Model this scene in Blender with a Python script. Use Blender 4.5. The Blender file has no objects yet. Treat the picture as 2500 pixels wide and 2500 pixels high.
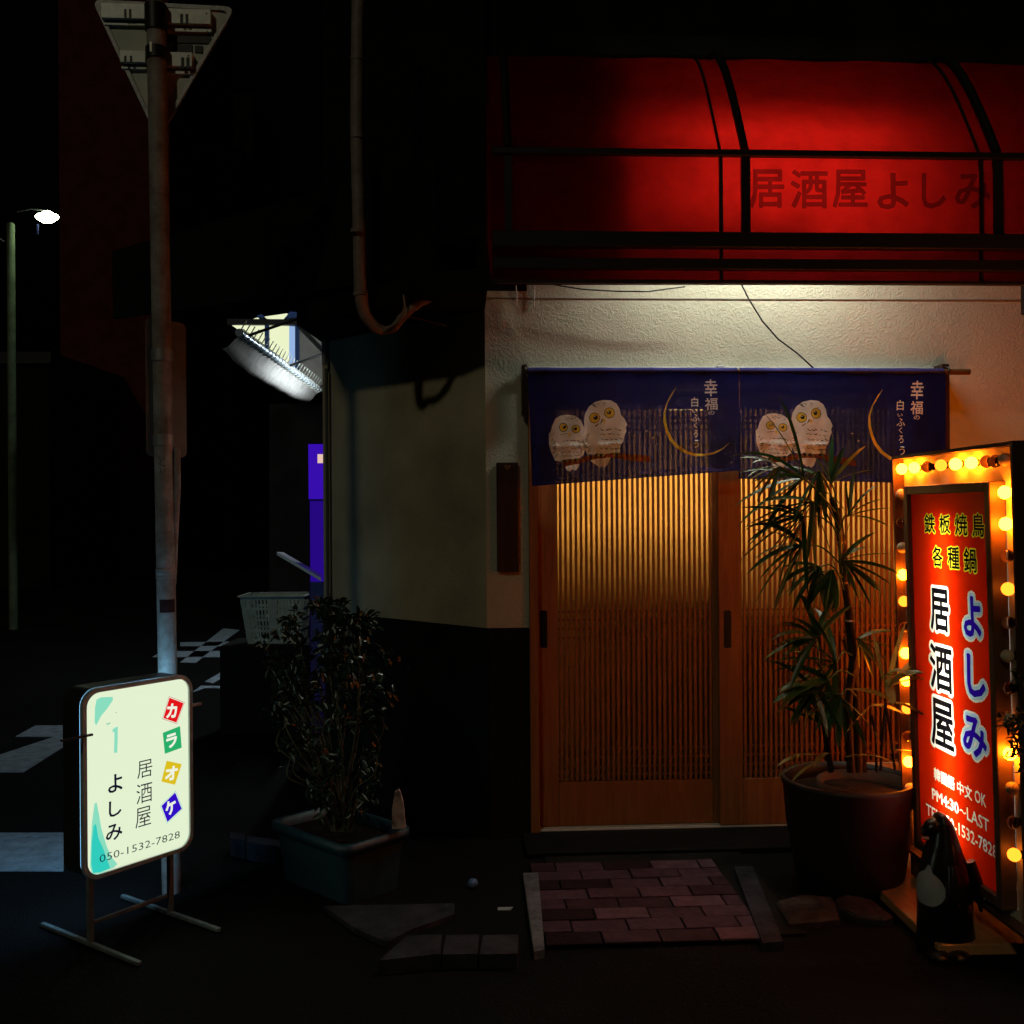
import bpy, math, random
import numpy as np
from mathutils import Vector, Matrix, Euler, geometry, noise
from math import sin, cos, pi, radians as R
random.seed(7)
S = bpy.context.scene
COL = S.collection

# ------------------------------------------------------------------ camera
CAMH, FPX, ROLL = 1.55, 2500.0, R(0.4)
cam = bpy.data.objects.new('camera', bpy.data.cameras.new('camera'))
COL.objects.link(cam)
cam.data.sensor_width = 36; cam.data.lens = 36.0
cam.data.clip_start = 0.05; cam.data.clip_end = 400
cam.matrix_world = Matrix.Translation((0, 0, CAMH)) @ Matrix.Rotation(pi/2, 4, 'X') @ Matrix.Rotation(-ROLL, 4, 'Z')
S.camera = cam

# ------------------------------------------------------------------ night sky
w = bpy.data.worlds.new('World'); S.world = w; w.use_nodes = True
nt = w.node_tree; bg = nt.nodes['Background']
sky = nt.nodes.new('ShaderNodeTexSky'); sky.sky_type = 'NISHITA'; sky.sun_disc = False
sky.sun_elevation = R(-4.0); sky.sun_rotation = R(200)
nt.links.new(sky.outputs[0], bg.inputs[0]); bg.inputs[1].default_value = 0.008
S.view_settings.view_transform = 'Standard'
S.view_settings.look = 'None'
S.view_settings.exposure = 0.0
S.view_settings.gamma = 1.0
S.cycles.max_bounces = 6; S.cycles.diffuse_bounces = 3; S.cycles.transparent_max_bounces = 12
S.cycles.sample_clamp_indirect = 4.0
S.cycles.caustics_reflective = False; S.cycles.caustics_refractive = False

sun = bpy.data.objects.new('sun', bpy.data.lights.new('sun', 'SUN')); COL.objects.link(sun)
sun.data.energy = 0.12; sun.data.angle = R(3); sun.data.color = (1.0, .93, .62)
SUND = Vector((-.34, -.80, .58)).normalized()       # towards the light
sun.rotation_euler = SUND.to_track_quat('Z', 'Y').to_euler()

# ------------------------------------------------------------------ survey helpers: a sighting in the photograph -> a place
def ray(px, py):
    a, b = (px-1250)/FPX, (1250-py)/FPX
    c, s = cos(ROLL), sin(ROLL)
    return Vector((a*c+b*s, 1.0, -a*s+b*c))
ORI = Vector((0, 0, CAMH))
def at(px, py, Z): return ORI + ray(px, py)*Z
def gnd(px, py, h=0.0):
    d = ray(px, py); t = (h-CAMH)/d.z
    return ORI + d*t
class Frame:
    """upright frame: local x to the right, y away from the viewer, z up"""
    def __init__(s, o, ang, lean=0.0):
        s.M = Matrix.Translation(o) @ Matrix.Rotation(ang, 4, 'Z') @ Matrix.Rotation(lean, 4, 'X')
        s.I = s.M.inverted()
    def hit(s, px, py, off=0.0):
        o = s.I @ ORI; d = (s.I.to_3x3() @ ray(px, py))
        p = o + d*((off-o.y)/d.y)
        return (p.x, p.z)

# ------------------------------------------------------------------ materials
MATS = {}
def mat(name, col, rough=0.6, metal=0.0, var=0.0, scale=8.0, bump=0.0, bscale=60.0, emit=None, es=0.0,
        trans=0.0, clear=0.0, spec=0.5, col2=None, distort=0.0, stretch=None, bdist=0.01, thin=0.0):
    if name in MATS: return MATS[name]
    m = bpy.data.materials.new(name); m.use_nodes = True
    n = m.node_tree.nodes; l = m.node_tree.links
    b = n['Principled BSDF']; out = n['Material Output']
    b.inputs['Base Color'].default_value = (*col, 1); b.inputs['Roughness'].default_value = rough
    b.inputs['Metallic'].default_value = metal
    b.inputs['Specular IOR Level'].default_value = spec if rough < .58 else .08
    if emit: b.inputs['Emission Color'].default_value = (*emit, 1); b.inputs['Emission Strength'].default_value = es
    if clear: b.inputs['Coat Weight'].default_value = clear
    if thin: b.inputs['Transmission Weight'].default_value = thin
    tc = None
    if var or bump or col2:
        tc = n.new('ShaderNodeTexCoord'); mp = n.new('ShaderNodeMapping'); l.new(tc.outputs['Object'], mp.inputs[0])
        if stretch: mp.inputs['Scale'].default_value = stretch
    if var or col2:
        nz = n.new('ShaderNodeTexNoise'); nz.inputs['Scale'].default_value = scale; nz.inputs['Detail'].default_value = 6
        nz.inputs['Roughness'].default_value = 0.65; nz.inputs['Distortion'].default_value = distort
        l.new(mp.outputs[0], nz.inputs['Vector'])
        rp = n.new('ShaderNodeValToRGB')
        c2 = col2 or tuple(c*(1-var) for c in col); c1 = col if col2 else tuple(min(1, c*(1+var)) for c in col)
        rp.color_ramp.elements[0].position = 0.32; rp.color_ramp.elements[0].color = (*c2, 1)
        rp.color_ramp.elements[1].position = 0.68; rp.color_ramp.elements[1].color = (*c1, 1)
        l.new(nz.outputs['Fac'], rp.inputs[0]); l.new(rp.outputs[0], b.inputs['Base Color'])
        colsock = rp.outputs[0]
    if bump:
        nb = n.new('ShaderNodeTexNoise'); nb.inputs['Scale'].default_value = bscale; nb.inputs['Detail'].default_value = 5
        nb.inputs['Distortion'].default_value = distort
        l.new(mp.outputs[0], nb.inputs['Vector'])
        bp = n.new('ShaderNodeBump'); bp.inputs['Strength'].default_value = bump; bp.inputs['Distance'].default_value = bdist
        l.new(nb.outputs['Fac'], bp.inputs['Height']); l.new(bp.outputs[0], b.inputs['Normal'])
    if trans:
        t = n.new('ShaderNodeBsdfTranslucent'); t.inputs[0].default_value = (*col, 1)
        if var or col2: l.new(colsock, t.inputs[0])
        mx = n.new('ShaderNodeMixShader'); mx.inputs[0].default_value = trans
        l.new(b.outputs[0], mx.inputs[1]); l.new(t.outputs[0], mx.inputs[2]); l.new(mx.outputs[0], out.inputs[0])
    MATS[name] = m; return m

def cloth(name, col, tcol, see=0.0, tf=0.45):
    """woven cloth: diffuse + light coming through + a little open weave"""
    if name in MATS: return MATS[name]
    m = bpy.data.materials.new(name); m.use_nodes = True
    n = m.node_tree.nodes; l = m.node_tree.links; out = n['Material Output']; n.remove(n['Principled BSDF'])
    tc = n.new('ShaderNodeTexCoord'); nz = n.new('ShaderNodeTexNoise'); nz.inputs['Scale'].default_value = 14
    nz.inputs['Detail'].default_value = 7
    l.new(tc.outputs['Object'], nz.inputs[0])
    def tint(c):
        h = n.new('ShaderNodeHueSaturation'); h.inputs['Color'].default_value = (*c, 1)
        mr = n.new('ShaderNodeMapRange'); mr.inputs['From Min'].default_value = .3; mr.inputs['From Max'].default_value = .7
        mr.inputs['To Min'].default_value = 0.8; mr.inputs['To Max'].default_value = 1.15
        l.new(nz.outputs['Fac'], mr.inputs[0]); l.new(mr.outputs[0], h.inputs['Value']); return h.outputs[0]
    d = n.new('ShaderNodeBsdfDiffuse'); l.new(tint(col), d.inputs[0])
    t = n.new('ShaderNodeBsdfTranslucent'); l.new(tint(tcol), t.inputs[0])
    wv = n.new('ShaderNodeTexNoise'); wv.inputs['Scale'].default_value = 260; l.new(tc.outputs['Object'], wv.inputs[0])
    bp = n.new('ShaderNodeBump'); bp.inputs['Strength'].default_value = .25; bp.inputs['Distance'].default_value = .002
    l.new(wv.outputs['Fac'], bp.inputs['Height']); l.new(bp.outputs[0], d.inputs['Normal'])
    mx = n.new('ShaderNodeMixShader'); mx.inputs[0].default_value = tf
    l.new(d.outputs[0], mx.inputs[1]); l.new(t.outputs[0], mx.inputs[2]); fin = mx.outputs[0]
    if see:
        tr = n.new('ShaderNodeBsdfTransparent'); m2 = n.new('ShaderNodeMixShader'); m2.inputs[0].default_value = see
        l.new(fin, m2.inputs[1]); l.new(tr.outputs[0], m2.inputs[2]); fin = m2.outputs[0]
    l.new(fin, out.inputs[0]); MATS[name] = m; return m

def plaster(name, c1, c2, bump=0.9, scale=26):
    if name in MATS: return MATS[name]
    m = bpy.data.materials.new(name); m.use_nodes = True
    n = m.node_tree.nodes; l = m.node_tree.links; b = n['Principled BSDF']; b.inputs['Roughness'].default_value = .85
    b.inputs['Specular IOR Level'].default_value = .15
    tc = n.new('ShaderNodeTexCoord')
    big = n.new('ShaderNodeTexNoise'); big.inputs['Scale'].default_value = 1.7; big.inputs['Detail'].default_value = 8
    l.new(tc.outputs['Object'], big.inputs[0])
    rp = n.new('ShaderNodeValToRGB'); rp.color_ramp.elements[0].position = .35; rp.color_ramp.elements[1].position = .65
    rp.color_ramp.elements[0].color = (*c2, 1); rp.color_ramp.elements[1].color = (*c1, 1)
    l.new(big.outputs['Fac'], rp.inputs[0]); l.new(rp.outputs[0], b.inputs['Base Color'])
    a = n.new('ShaderNodeTexNoise'); a.inputs['Scale'].default_value = scale; a.inputs['Detail'].default_value = 4
    a.inputs['Distortion'].default_value = 2.2; l.new(tc.outputs['Object'], a.inputs[0])
    mr = n.new('ShaderNodeMapRange'); mr.inputs['From Min'].default_value = .47; mr.inputs['From Max'].default_value = .58
    l.new(a.outputs['Fac'], mr.inputs[0])
    f = n.new('ShaderNodeTexNoise'); f.inputs['Scale'].default_value = 150; f.inputs['Detail'].default_value = 4
    l.new(tc.outputs['Object'], f.inputs[0])
    ad = n.new('ShaderNodeMath'); ad.operation = 'MULTIPLY_ADD'; ad.inputs[1].default_value = .35
    l.new(f.outputs['Fac'], ad.inputs[0]); l.new(mr.outputs[0], ad.inputs[2])
    bp = n.new('ShaderNodeBump'); bp.inputs['Strength'].default_value = bump; bp.inputs['Distance'].default_value = .0028
    l.new(ad.outputs[0], bp.inputs['Height']); l.new(bp.outputs[0], b.inputs['Normal'])
    MATS[name] = m; return m

def film(name, col, t=0.8):
    """printed acrylic face of a light box: carries light from the tubes behind it"""
    if name in MATS: return MATS[name]
    m = bpy.data.materials.new(name); m.use_nodes = True
    n = m.node_tree.nodes; l = m.node_tree.links; out = n['Material Output']; n.remove(n['Principled BSDF'])
    d = n.new('ShaderNodeBsdfDiffuse'); d.inputs[0].default_value = (*[c*.6 for c in col], 1)
    tr = n.new('ShaderNodeBsdfTranslucent'); tr.inputs[0].default_value = (*col, 1)
    mx = n.new('ShaderNodeMixShader'); mx.inputs[0].default_value = t
    l.new(d.outputs[0], mx.inputs[1]); l.new(tr.outputs[0], mx.inputs[2])
    g = n.new('ShaderNodeBsdfGlossy'); g.inputs['Roughness'].default_value = .15
    m2 = n.new('ShaderNodeMixShader'); m2.inputs[0].default_value = .04
    l.new(mx.outputs[0], m2.inputs[1]); l.new(g.outputs[0], m2.inputs[2]); l.new(m2.outputs[0], out.inputs[0])
    MATS[name] = m; return m

def glow(name, col, s):
    if name in MATS: return MATS[name]
    m = bpy.data.materials.new(name); m.use_nodes = True
    n = m.node_tree.nodes; l = m.node_tree.links; n.remove(n['Principled BSDF'])
    e = n.new('ShaderNodeEmission'); e.inputs[0].default_value = (*col, 1); e.inputs[1].default_value = s
    l.new(e.outputs[0], n['Material Output'].inputs[0]); MATS[name] = m; return m

def asphalt(name):
    m = bpy.data.materials.new(name); m.use_nodes = True
    n = m.node_tree.nodes; l = m.node_tree.links; b = n['Principled BSDF']; b.inputs['Roughness'].default_value = .8
    tc = n.new('ShaderNodeTexCoord')
    a = n.new('ShaderNodeTexNoise'); a.inputs['Scale'].default_value = 1.2; a.inputs['Detail'].default_value = 8
    v = n.new('ShaderNodeTexVoronoi'); v.inputs['Scale'].default_value = 130
    l.new(tc.outputs['Object'], a.inputs[0]); l.new(tc.outputs['Object'], v.inputs[0])
    rp = n.new('ShaderNodeValToRGB'); rp.color_ramp.elements[0].color = (.003, .003, .0032, 1); rp.color_ramp.elements[1].color = (.014, .013, .014, 1)
    l.new(a.outputs['Fac'], rp.inputs[0]); l.new(rp.outputs[0], b.inputs['Base Color']); b.inputs['Specular IOR Level'].default_value = .05
    bp = n.new('ShaderNodeBump'); bp.inputs['Strength'].default_value = .9; bp.inputs['Distance'].default_value = .004
    l.new(v.outputs['Distance'], bp.inputs['Height']); l.new(bp.outputs[0], b.inputs['Normal'])
    MATS[name] = m; return m

def timber(name, c1, c2, rough=.5, scale=3.0, axis=(14, 14, 1)):
    return mat(name, c1, rough=rough, col2=c2, scale=scale, stretch=axis, distort=.6, bump=.25, bscale=9, bdist=.002)

# ------------------------------------------------------------------ mesh builder
class MB:
    def __init__(s): s.v = []; s.f = []; s.m = []; s.sm = []
    def add(s, vs, fs, mi=0, smooth=False):
        o = len(s.v); s.v += [tuple(v) for v in vs]
        for f in fs: s.f.append(tuple(i+o for i in f)); s.m.append(mi); s.sm.append(smooth)
        return s
    def box(s, x0, x1, y0, y1, z0, z1, mi=0, b=0.0, M=None):
        if b > 0:
            xs = (x0, x0+b, x1-b, x1); vs = []; fs = []
            # chamfered box: three slabs of corner points
            P = []
            for (x, iy, iz) in [(x, iy, iz) for x in xs for iy in range(4) for iz in range(4)]: pass
            c = []
            for sx in (0, 1):
                for sy in (0, 1):
                    for sz in (0, 1):
                        X = (x0, x1)[sx]; Y = (y0, y1)[sy]; Z = (z0, z1)[sz]
                        bx = b*(1-2*sx); by = b*(1-2*sy); bz = b*(1-2*sz)
                        c.append(len(vs)); vs += [(X, Y+by, Z+bz), (X+bx, Y, Z+bz), (X+bx, Y+by, Z)]
            def q(i, k): return c[i]+k
            def idx(sx, sy, sz): return sx*4+sy*2+sz
            for sx in (0, 1): fs.append([q(idx(sx, a, d), 0) for a, d in ((0, 0), (1, 0), (1, 1), (0, 1))][::1 if sx else -1])
            for sy in (0, 1): fs.append([q(idx(a, sy, d), 1) for a, d in ((0, 0), (1, 0), (1, 1), (0, 1))][::-1 if sy else 1])
            for sz in (0, 1): fs.append([q(idx(a, d, sz), 2) for a, d in ((0, 0), (1, 0), (1, 1), (0, 1))][::1 if sz else -1])
            for a in (0, 1):
                for d in (0, 1):
                    fs.append([q(idx(0, a, d), 1), q(idx(1, a, d), 1), q(idx(1, a, d), 2), q(idx(0, a, d), 2)][::1 if a == d else -1])
                    fs.append([q(idx(a, 0, d), 2), q(idx(a, 1, d), 2), q(idx(a, 1, d), 0), q(idx(a, 0, d), 0)][::1 if a == d else -1])
                    fs.append([q(idx(a, d, 0), 0), q(idx(a, d, 1), 0), q(idx(a, d, 1), 1), q(idx(a, d, 0), 1)][::1 if a == d else -1])
            for i in range(8): fs.append([c[i], c[i]+1, c[i]+2][::1 if bin(i).count('1') % 2 == 0 else -1])
        else:
            vs = [(x, y, z) for x in (x0, x1) for y in (y0, y1) for z in (z0, z1)]
            fs = [(0, 1, 3, 2), (4, 6, 7, 5), (0, 4, 5, 1), (2, 3, 7, 6), (0, 2, 6, 4), (1, 5, 7, 3)]
        if M: vs = [M @ Vector(v) for v in vs]
        return s.add(vs, fs, mi)
    def tube(s, pts, rad, seg=12, mi=0, caps=True, smooth=True):
        pts = [Vector(p) for p in pts]; n = len(pts)
        if not hasattr(rad, '__len__'): rad = [rad]*n
        vs = []; up = None
        for i, p in enumerate(pts):
            t = (pts[min(i+1, n-1)]-pts[max(i-1, 0)]).normalized()
            if up is None: up = Vector((0, 0, 1)) if abs(t.z) < .9 else Vector((1, 0, 0))
            a = t.cross(up).normalized(); up = a.cross(t).normalized()
            for k in range(seg):
                an = 2*pi*k/seg; vs.append(p+(a*cos(an)+up*sin(an))*rad[i])
        fs = [(i*seg+k, i*seg+(k+1) % seg, (i+1)*seg+(k+1) % seg, (i+1)*seg+k) for i in range(n-1) for k in range(seg)]
        s.add(vs, fs, mi, smooth)
        if caps:
            s.add(vs[:seg], [tuple(range(seg))[::-1]], mi); s.add(vs[-seg:], [tuple(range(seg))], mi)
        return s
    def lathe(s, prof, seg=32, c=(0, 0, 0), sx=1, sy=1, mi=0, smooth=True):
        vs = [(c[0]+r*cos(2*pi*k/seg)*sx, c[1]+r*sin(2*pi*k/seg)*sy, c[2]+z) for r, z in prof for k in range(seg)]
        fs = [(i*seg+k, i*seg+(k+1) % seg, (i+1)*seg+(k+1) % seg, (i+1)*seg+k) for i in range(len(prof)-1) for k in range(seg)]
        return s.add(vs, fs, mi, smooth)
    def prism(s, poly, y0, y1, mi=0, axis='y'):
        """polygon in (x,z) swept along y (or in (x,y) swept along z)"""
        n = len(poly)
        f = (lambda p, y: (p[0], y, p[1])) if axis == 'y' else (lambda p, y: (p[0], p[1], y))
        vs = [f(p, y0) for p in poly]+[f(p, y1) for p in poly]
        fs = [tuple(range(n)), tuple(range(2*n-1, n-1, -1))]+[(i, i+n, (i+1) % n+n, (i+1) % n) for i in range(n)]
        return s.add(vs, fs, mi)
    def sphere(s, c, r, seg=14, rings=9, mi=0, sc=(1, 1, 1)):
        vs = []; fs = []
        for i in range(rings+1):
            a = pi*i/rings
            for k in range(seg):
                b = 2*pi*k/seg; vs.append((c[0]+r*sc[0]*sin(a)*cos(b), c[1]+r*sc[1]*sin(a)*sin(b), c[2]+r*sc[2]*cos(a)))
        for i in range(rings):
            for k in range(seg): fs.append((i*seg+k, (i+1)*seg+k, (i+1)*seg+(k+1) % seg, i*seg+(k+1) % seg))
        return s.add(vs, fs, mi, True)
    def mesh(s, name, mats):
        me = bpy.data.meshes.new(name); me.from_pydata(s.v, [], s.f)
        for m in (mats if isinstance(mats, (list, tuple)) else [mats]): me.materials.append(m)
        me.polygons.foreach_set('material_index', s.m); me.polygons.foreach_set('use_smooth', s.sm)
        me.validate(); me.update(); return me
    def build(s, name, mats, parent=None, loc=None, **tags):
        o = bpy.data.objects.new(name, s.mesh(name, mats)); COL.objects.link(o)
        if parent is not None: o.parent = parent
        if loc is not None: o.location = loc
        for k, v in tags.items(): o[k] = v
        return o
def inst(name, me, parent, loc=(0, 0, 0), rot=(0, 0, 0), **tags):
    o = bpy.data.objects.new(name, me); COL.objects.link(o); o.parent = parent
    o.location = loc; o.rotation_euler = rot
    for k, v in tags.items(): o[k] = v
    return o
def thing(name, label, cat, M=None, group=None):
    o = bpy.data.objects.new(name, None); COL.objects.link(o); o.empty_display_size = .1
    if M is not None: o.matrix_world = M
    o['label'] = label; o['category'] = cat
    if group: o['group'] = group
    return o
def tag(o, label, cat, group=None):
    o['label'] = label; o['category'] = cat
    if group: o['group'] = group
    return o

def smooth(pts, n=5):
    out = []; P = [Vector(p) for p in pts]; P = [P[0]*2-P[1]]+P+[P[-1]*2-P[-2]]
    for i in range(1, len(P)-2):
        for k in range(n):
            t = k/n; a, b, c, d = P[i-1:i+3]
            out.append(.5*((2*b)+(c-a)*t+(2*a-5*b+4*c-d)*t*t+(3*b-a-3*c+d)*t**3))
    out.append(P[-2]); return out

# ------------------------------------------------------------------ flat print: glyphs and shapes cut into one sheet, one material per region
_gc = {}
def glyph_tris(ch, off=0.0):
    k = (ch, off)
    if k not in _gc:
        cu = bpy.data.curves.new('t', 'FONT'); cu.body = ch; cu.offset = off; cu.resolution_u = 2
        o = bpy.data.objects.new('t', cu); COL.objects.link(o)
        dg = bpy.context.evaluated_depsgraph_get()
        me = bpy.data.meshes.new_from_object(o.evaluated_get(dg))
        v = [(p.co.x, p.co.y) for p in me.vertices]; f = [tuple(p.vertices) for p in me.polygons]
        bpy.data.objects.remove(o); bpy.data.curves.remove(cu); bpy.data.meshes.remove(me)
        _gc[k] = (v, f)
    return _gc[k]
class Print:
    def __init__(s): s.v = []; s.f = []; s.mi = []; s.base = {}
    def poly(s, pts, mi):
        o = len(s.v); s.v += [tuple(p) for p in pts]; s.f.append(list(range(o, o+len(pts)))); s.mi.append(mi)
    def ell(s, cx, cy, rx, ry, mi, n=20, a0=0):
        s.poly([(cx+rx*cos(2*pi*k/n+a0), cy+ry*sin(2*pi*k/n+a0)) for k in range(n)], mi)
    def text(s, ch, x0, z0, x1, z1, mi, off=0.0, outline=None, rot=0.0):
        """fit a string into the rectangle; outline = list of (extra offset, material) drawn beneath"""
        v0, f0 = glyph_tris(ch, off)
        ax, bx = min(p[0] for p in v0), max(p[0] for p in v0); ay, by = min(p[1] for p in v0), max(p[1] for p in v0)
        cx, cz = (x0+x1)/2, (z0+z1)/2
        def tr(p):
            x = (p[0]-(ax+bx)/2)/max(bx-ax, 1e-6)*(x1-x0); z = (p[1]-(ay+by)/2)/max(by-ay, 1e-6)*(z1-z0)
            return (cx+x*cos(rot)-z*sin(rot), cz+x*sin(rot)+z*cos(rot))
        v0, f0 = glyph_tris(ch, min(off, 0))
        from collections import Counter
        cnt = Counter(tuple(sorted((t[k-1], t[k]))) for t in f0 for k in range(len(t)))
        be = [e_ for e_, c in cnt.items() if c == 1]
        for (eo, em) in (outline or [])+[(0, mi)]:
            o = len(s.v); s.v += [tr(p) for p in v0]
            for t in f0: s.f.append([i+o for i in t]); s.mi.append(em)
            r_ = max(off, 0)+eo
            if r_ > .001:
                m8 = 3 if r_ > .03 else 2
                for i, j in be:
                    a, b = Vector(v0[i]), Vector(v0[j]); d = b-a
                    if d.length < .004: continue
                    an = math.atan2(d.y, d.x)
                    s.poly([tr((b.x+r_*cos(an-pi/2+pi*k/m8), b.y+r_*sin(an-pi/2+pi*k/m8))) for k in range(m8+1)] +
                           [tr((a.x+r_*cos(an+pi/2+pi*k/m8), a.y+r_*sin(an+pi/2+pi*k/m8))) for k in range(m8+1)], em)
    def build(s, name, mats, parent, size=None, grid=None, mp=None, flip=False, **tags):
        V = [Vector(p) for p in s.v]; F = [list(f) for f in s.f]; MI = list(s.mi)
        if grid:
            x0, x1, z0, z1, nx, nz = grid
            for i in range(1, nx):
                for j in range(1, nz): V.append(Vector((x0+(x1-x0)*i/nx+random.uniform(-1, 1)*1e-4, z0+(z1-z0)*j/nz)))
        sc_ = max(p[0] for p in s.v)-min(p[0] for p in s.v)
        r = geometry.delaunay_2d_cdt(V, [], F, 1, 1e-7*sc_, True)
        mb = MB(); mp = mp or (lambda x, z: (x, 0, z))
        mb.v = [mp(p[0], p[1]) for p in r[0]]
        q = np.array([(p[0], p[1]) for p in r[0]]); T_ = [t for t in r[2] if len(t) == 3]
        tr = np.array(T_); C_ = q[tr].mean(axis=1); top = np.full(len(tr), -1)
        for f, m_ in zip(F, MI):
            P_ = np.array([s.v[i] for i in f]); lo, hi = P_.min(0), P_.max(0)
            ix = np.nonzero((C_[:, 0] >= lo[0]) & (C_[:, 0] <= hi[0]) & (C_[:, 1] >= lo[1]) & (C_[:, 1] <= hi[1]))[0]
            if not len(ix): continue
            c = C_[ix]; ins = np.zeros(len(ix), bool)
            for k in range(len(P_)):
                a, b = P_[k-1], P_[k]
                if a[1] == b[1]: continue
                ins ^= ((a[1] > c[:, 1]) != (b[1] > c[:, 1])) & (c[:, 0] < (b[0]-a[0])*(c[:, 1]-a[1])/(b[1]-a[1])+a[0])
            top[ix[ins]] = m_
        for t, m_ in zip(T_, top):
            if m_ < 0: continue
            mb.f.append(tuple(t) if not flip else tuple(t)[::-1]); mb.m.append(int(m_)); mb.sm.append(True)
        return mb.build(name, mats, parent, **tags)

# ------------------------------------------------------------------ shared materials
M_ASPH = asphalt('asphalt')
M_PAINT = mat('road_paint', (.40, .50, .60), .7, col2=(.22, .28, .34), scale=14, bump=.4, bscale=120)
M_PLAS = plaster('skip_trowel_plaster', (.62, .59, .47), (.52, .49, .38), bump=.55, scale=34)
M_PLAS2 = plaster('grey_plaster', (.72, .62, .42), (.40, .33, .22), bump=.6, scale=60)
M_DADO = mat('black_tile', (.012, .012, .012), .35, var=.3, scale=9)
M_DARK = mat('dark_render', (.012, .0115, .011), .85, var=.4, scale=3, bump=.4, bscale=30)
M_WOOD = timber('door_cedar', (.42, .17, .055), (.27, .095, .028), .45)
M_SLAT = timber('slat_cedar', (.40, .17, .06), (.26, .095, .03), .5)
M_DWOOD = timber('dark_board', (.06, .022, .012), (.025, .01, .006), .5)
M_PULL = mat('black_pull', (.008, .008, .008), .35)
M_GALV = mat('galvanised_steel', (.42, .42, .42), .5, .55, var=.25, scale=12, bump=.15, bscale=80)
M_ALU = mat('aluminium', (.75, .78, .74), .4, .25, var=.15, scale=30)
M_BLACK = mat('black_paint', (.012, .012, .012), .45, var=.3, scale=20)
M_CABLE = mat('black_cable', (.01, .01, .012), .5)
M_WHITEP = mat('white_paint', (.7, .7, .68), .5, var=.12, scale=15)

# ================================================================== GROUND
MB().add([(-60, -10, 0), (60, -10, 0), (60, 90, 0), (-60, 90, 0)], [(0, 1, 2, 3)]).build('road', M_ASPH, kind='structure')
def mark(pts, name='road_marking'):
    P = [gnd(x, y, .004) for x, y in pts]
    mb = MB(); n = len(P); mb.add([(p.x, p.y, .001) for p in P]+[(p.x, p.y, .005) for p in P],
        [tuple(range(n, 2*n))]+[(i, (i+1) % n, (i+1) % n+n, i+n) for i in range(n)])
    return mb.build(name, M_PAINT, kind='structure')
mark([(-260, 2033), (157, 2033), (155, 2126), (-260, 2126)])
mark([(38, 1798), (87, 1771), (166, 1771), (165, 1817), (57, 1885), (-90, 1885), (-60, 1862), (132, 1799)])
mark([(372, 1604), (395, 1590), (566, 1589), (566, 1604)])
mark([(440, 1568), (594, 1566), (592, 1577), (440, 1577)])
mark([(545, 1534), (585, 1538), (500, 1600), (478, 1618), (440, 1617)])
mark([(500, 1664), (570, 1624), (595, 1608), (568, 1640), (520, 1668)])
mark([(470, 1690), (490, 1674), (600, 1676), (598, 1680), (500, 1680)])

# ================================================================== THE BAR BUILDING
F = Frame((-0.123, 4.86, 0), R(3.0))
B = thing('bar_building', 'corner bar building with pale rough plaster wall, black dado and sliding lattice doors', 'building', F.M)
fx = lambda px, py=1250, off=0: F.hit(px, py, off)[0]
fz = lambda py, px=1700, off=0: F.hit(px, py, off)[1]
DL, DR = fx(1290), fx(2290)            # door opening
ZTOP = fz(905); ZD = fz(1533, 1230)
WT = F.hit(1900, 158, -.02)[1]-.03
MB().box(0, DL, 0, .16, ZD, 2.60).build('wall', M_PLAS, B)
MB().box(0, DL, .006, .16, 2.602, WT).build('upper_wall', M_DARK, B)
MB().box(DL, DR, 0, .16, ZTOP, WT).build('wall', M_PLAS, B)
MB().box(DR, 4.2, 0, .16, 0, WT).build('wall', M_PLAS, B)
MB().box(.01, DL, .004, .155, 0, ZD-.002).build('dado', M_DADO, B)
# splayed corner wall
cd = (F.I.to_3x3() @ Vector((-1.06, 1, 0))).normalized(); LC = 1.285
cn = Vector((cd.y, -cd.x, 0));  cn = cn if cn.y < 0 else -cn
def splay(z0, z1, off=0.0, name='splayed_wall', m=M_PLAS2, L=LC, th=.15):
    a = Vector((0, 0, 0))+cn*off; b = cd*L+cn*off
    mb = MB(); mb.prism([(a.x, a.y), (b.x, b.y), (b.x-cn.x*th, b.y-cn.y*th), (a.x-cn.x*th+.0, a.y-cn.y*th)], z0, z1, axis='z')
    return mb.build(name, m, B)
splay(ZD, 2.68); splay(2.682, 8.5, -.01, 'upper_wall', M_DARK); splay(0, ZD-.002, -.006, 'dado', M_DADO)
e = cd*LC
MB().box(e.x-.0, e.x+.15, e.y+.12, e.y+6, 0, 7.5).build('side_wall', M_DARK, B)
# upper storey, dark
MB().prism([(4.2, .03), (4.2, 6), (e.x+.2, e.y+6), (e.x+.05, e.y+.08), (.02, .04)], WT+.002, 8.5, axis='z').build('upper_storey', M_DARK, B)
# crack / joint line of the top plaster band
MB().box(.02, 4.0, -.004, 0, fz(731), fz(731)+.004).build('plaster_joint', mat('joint', (.2, .19, .16), .8), B)
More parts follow.
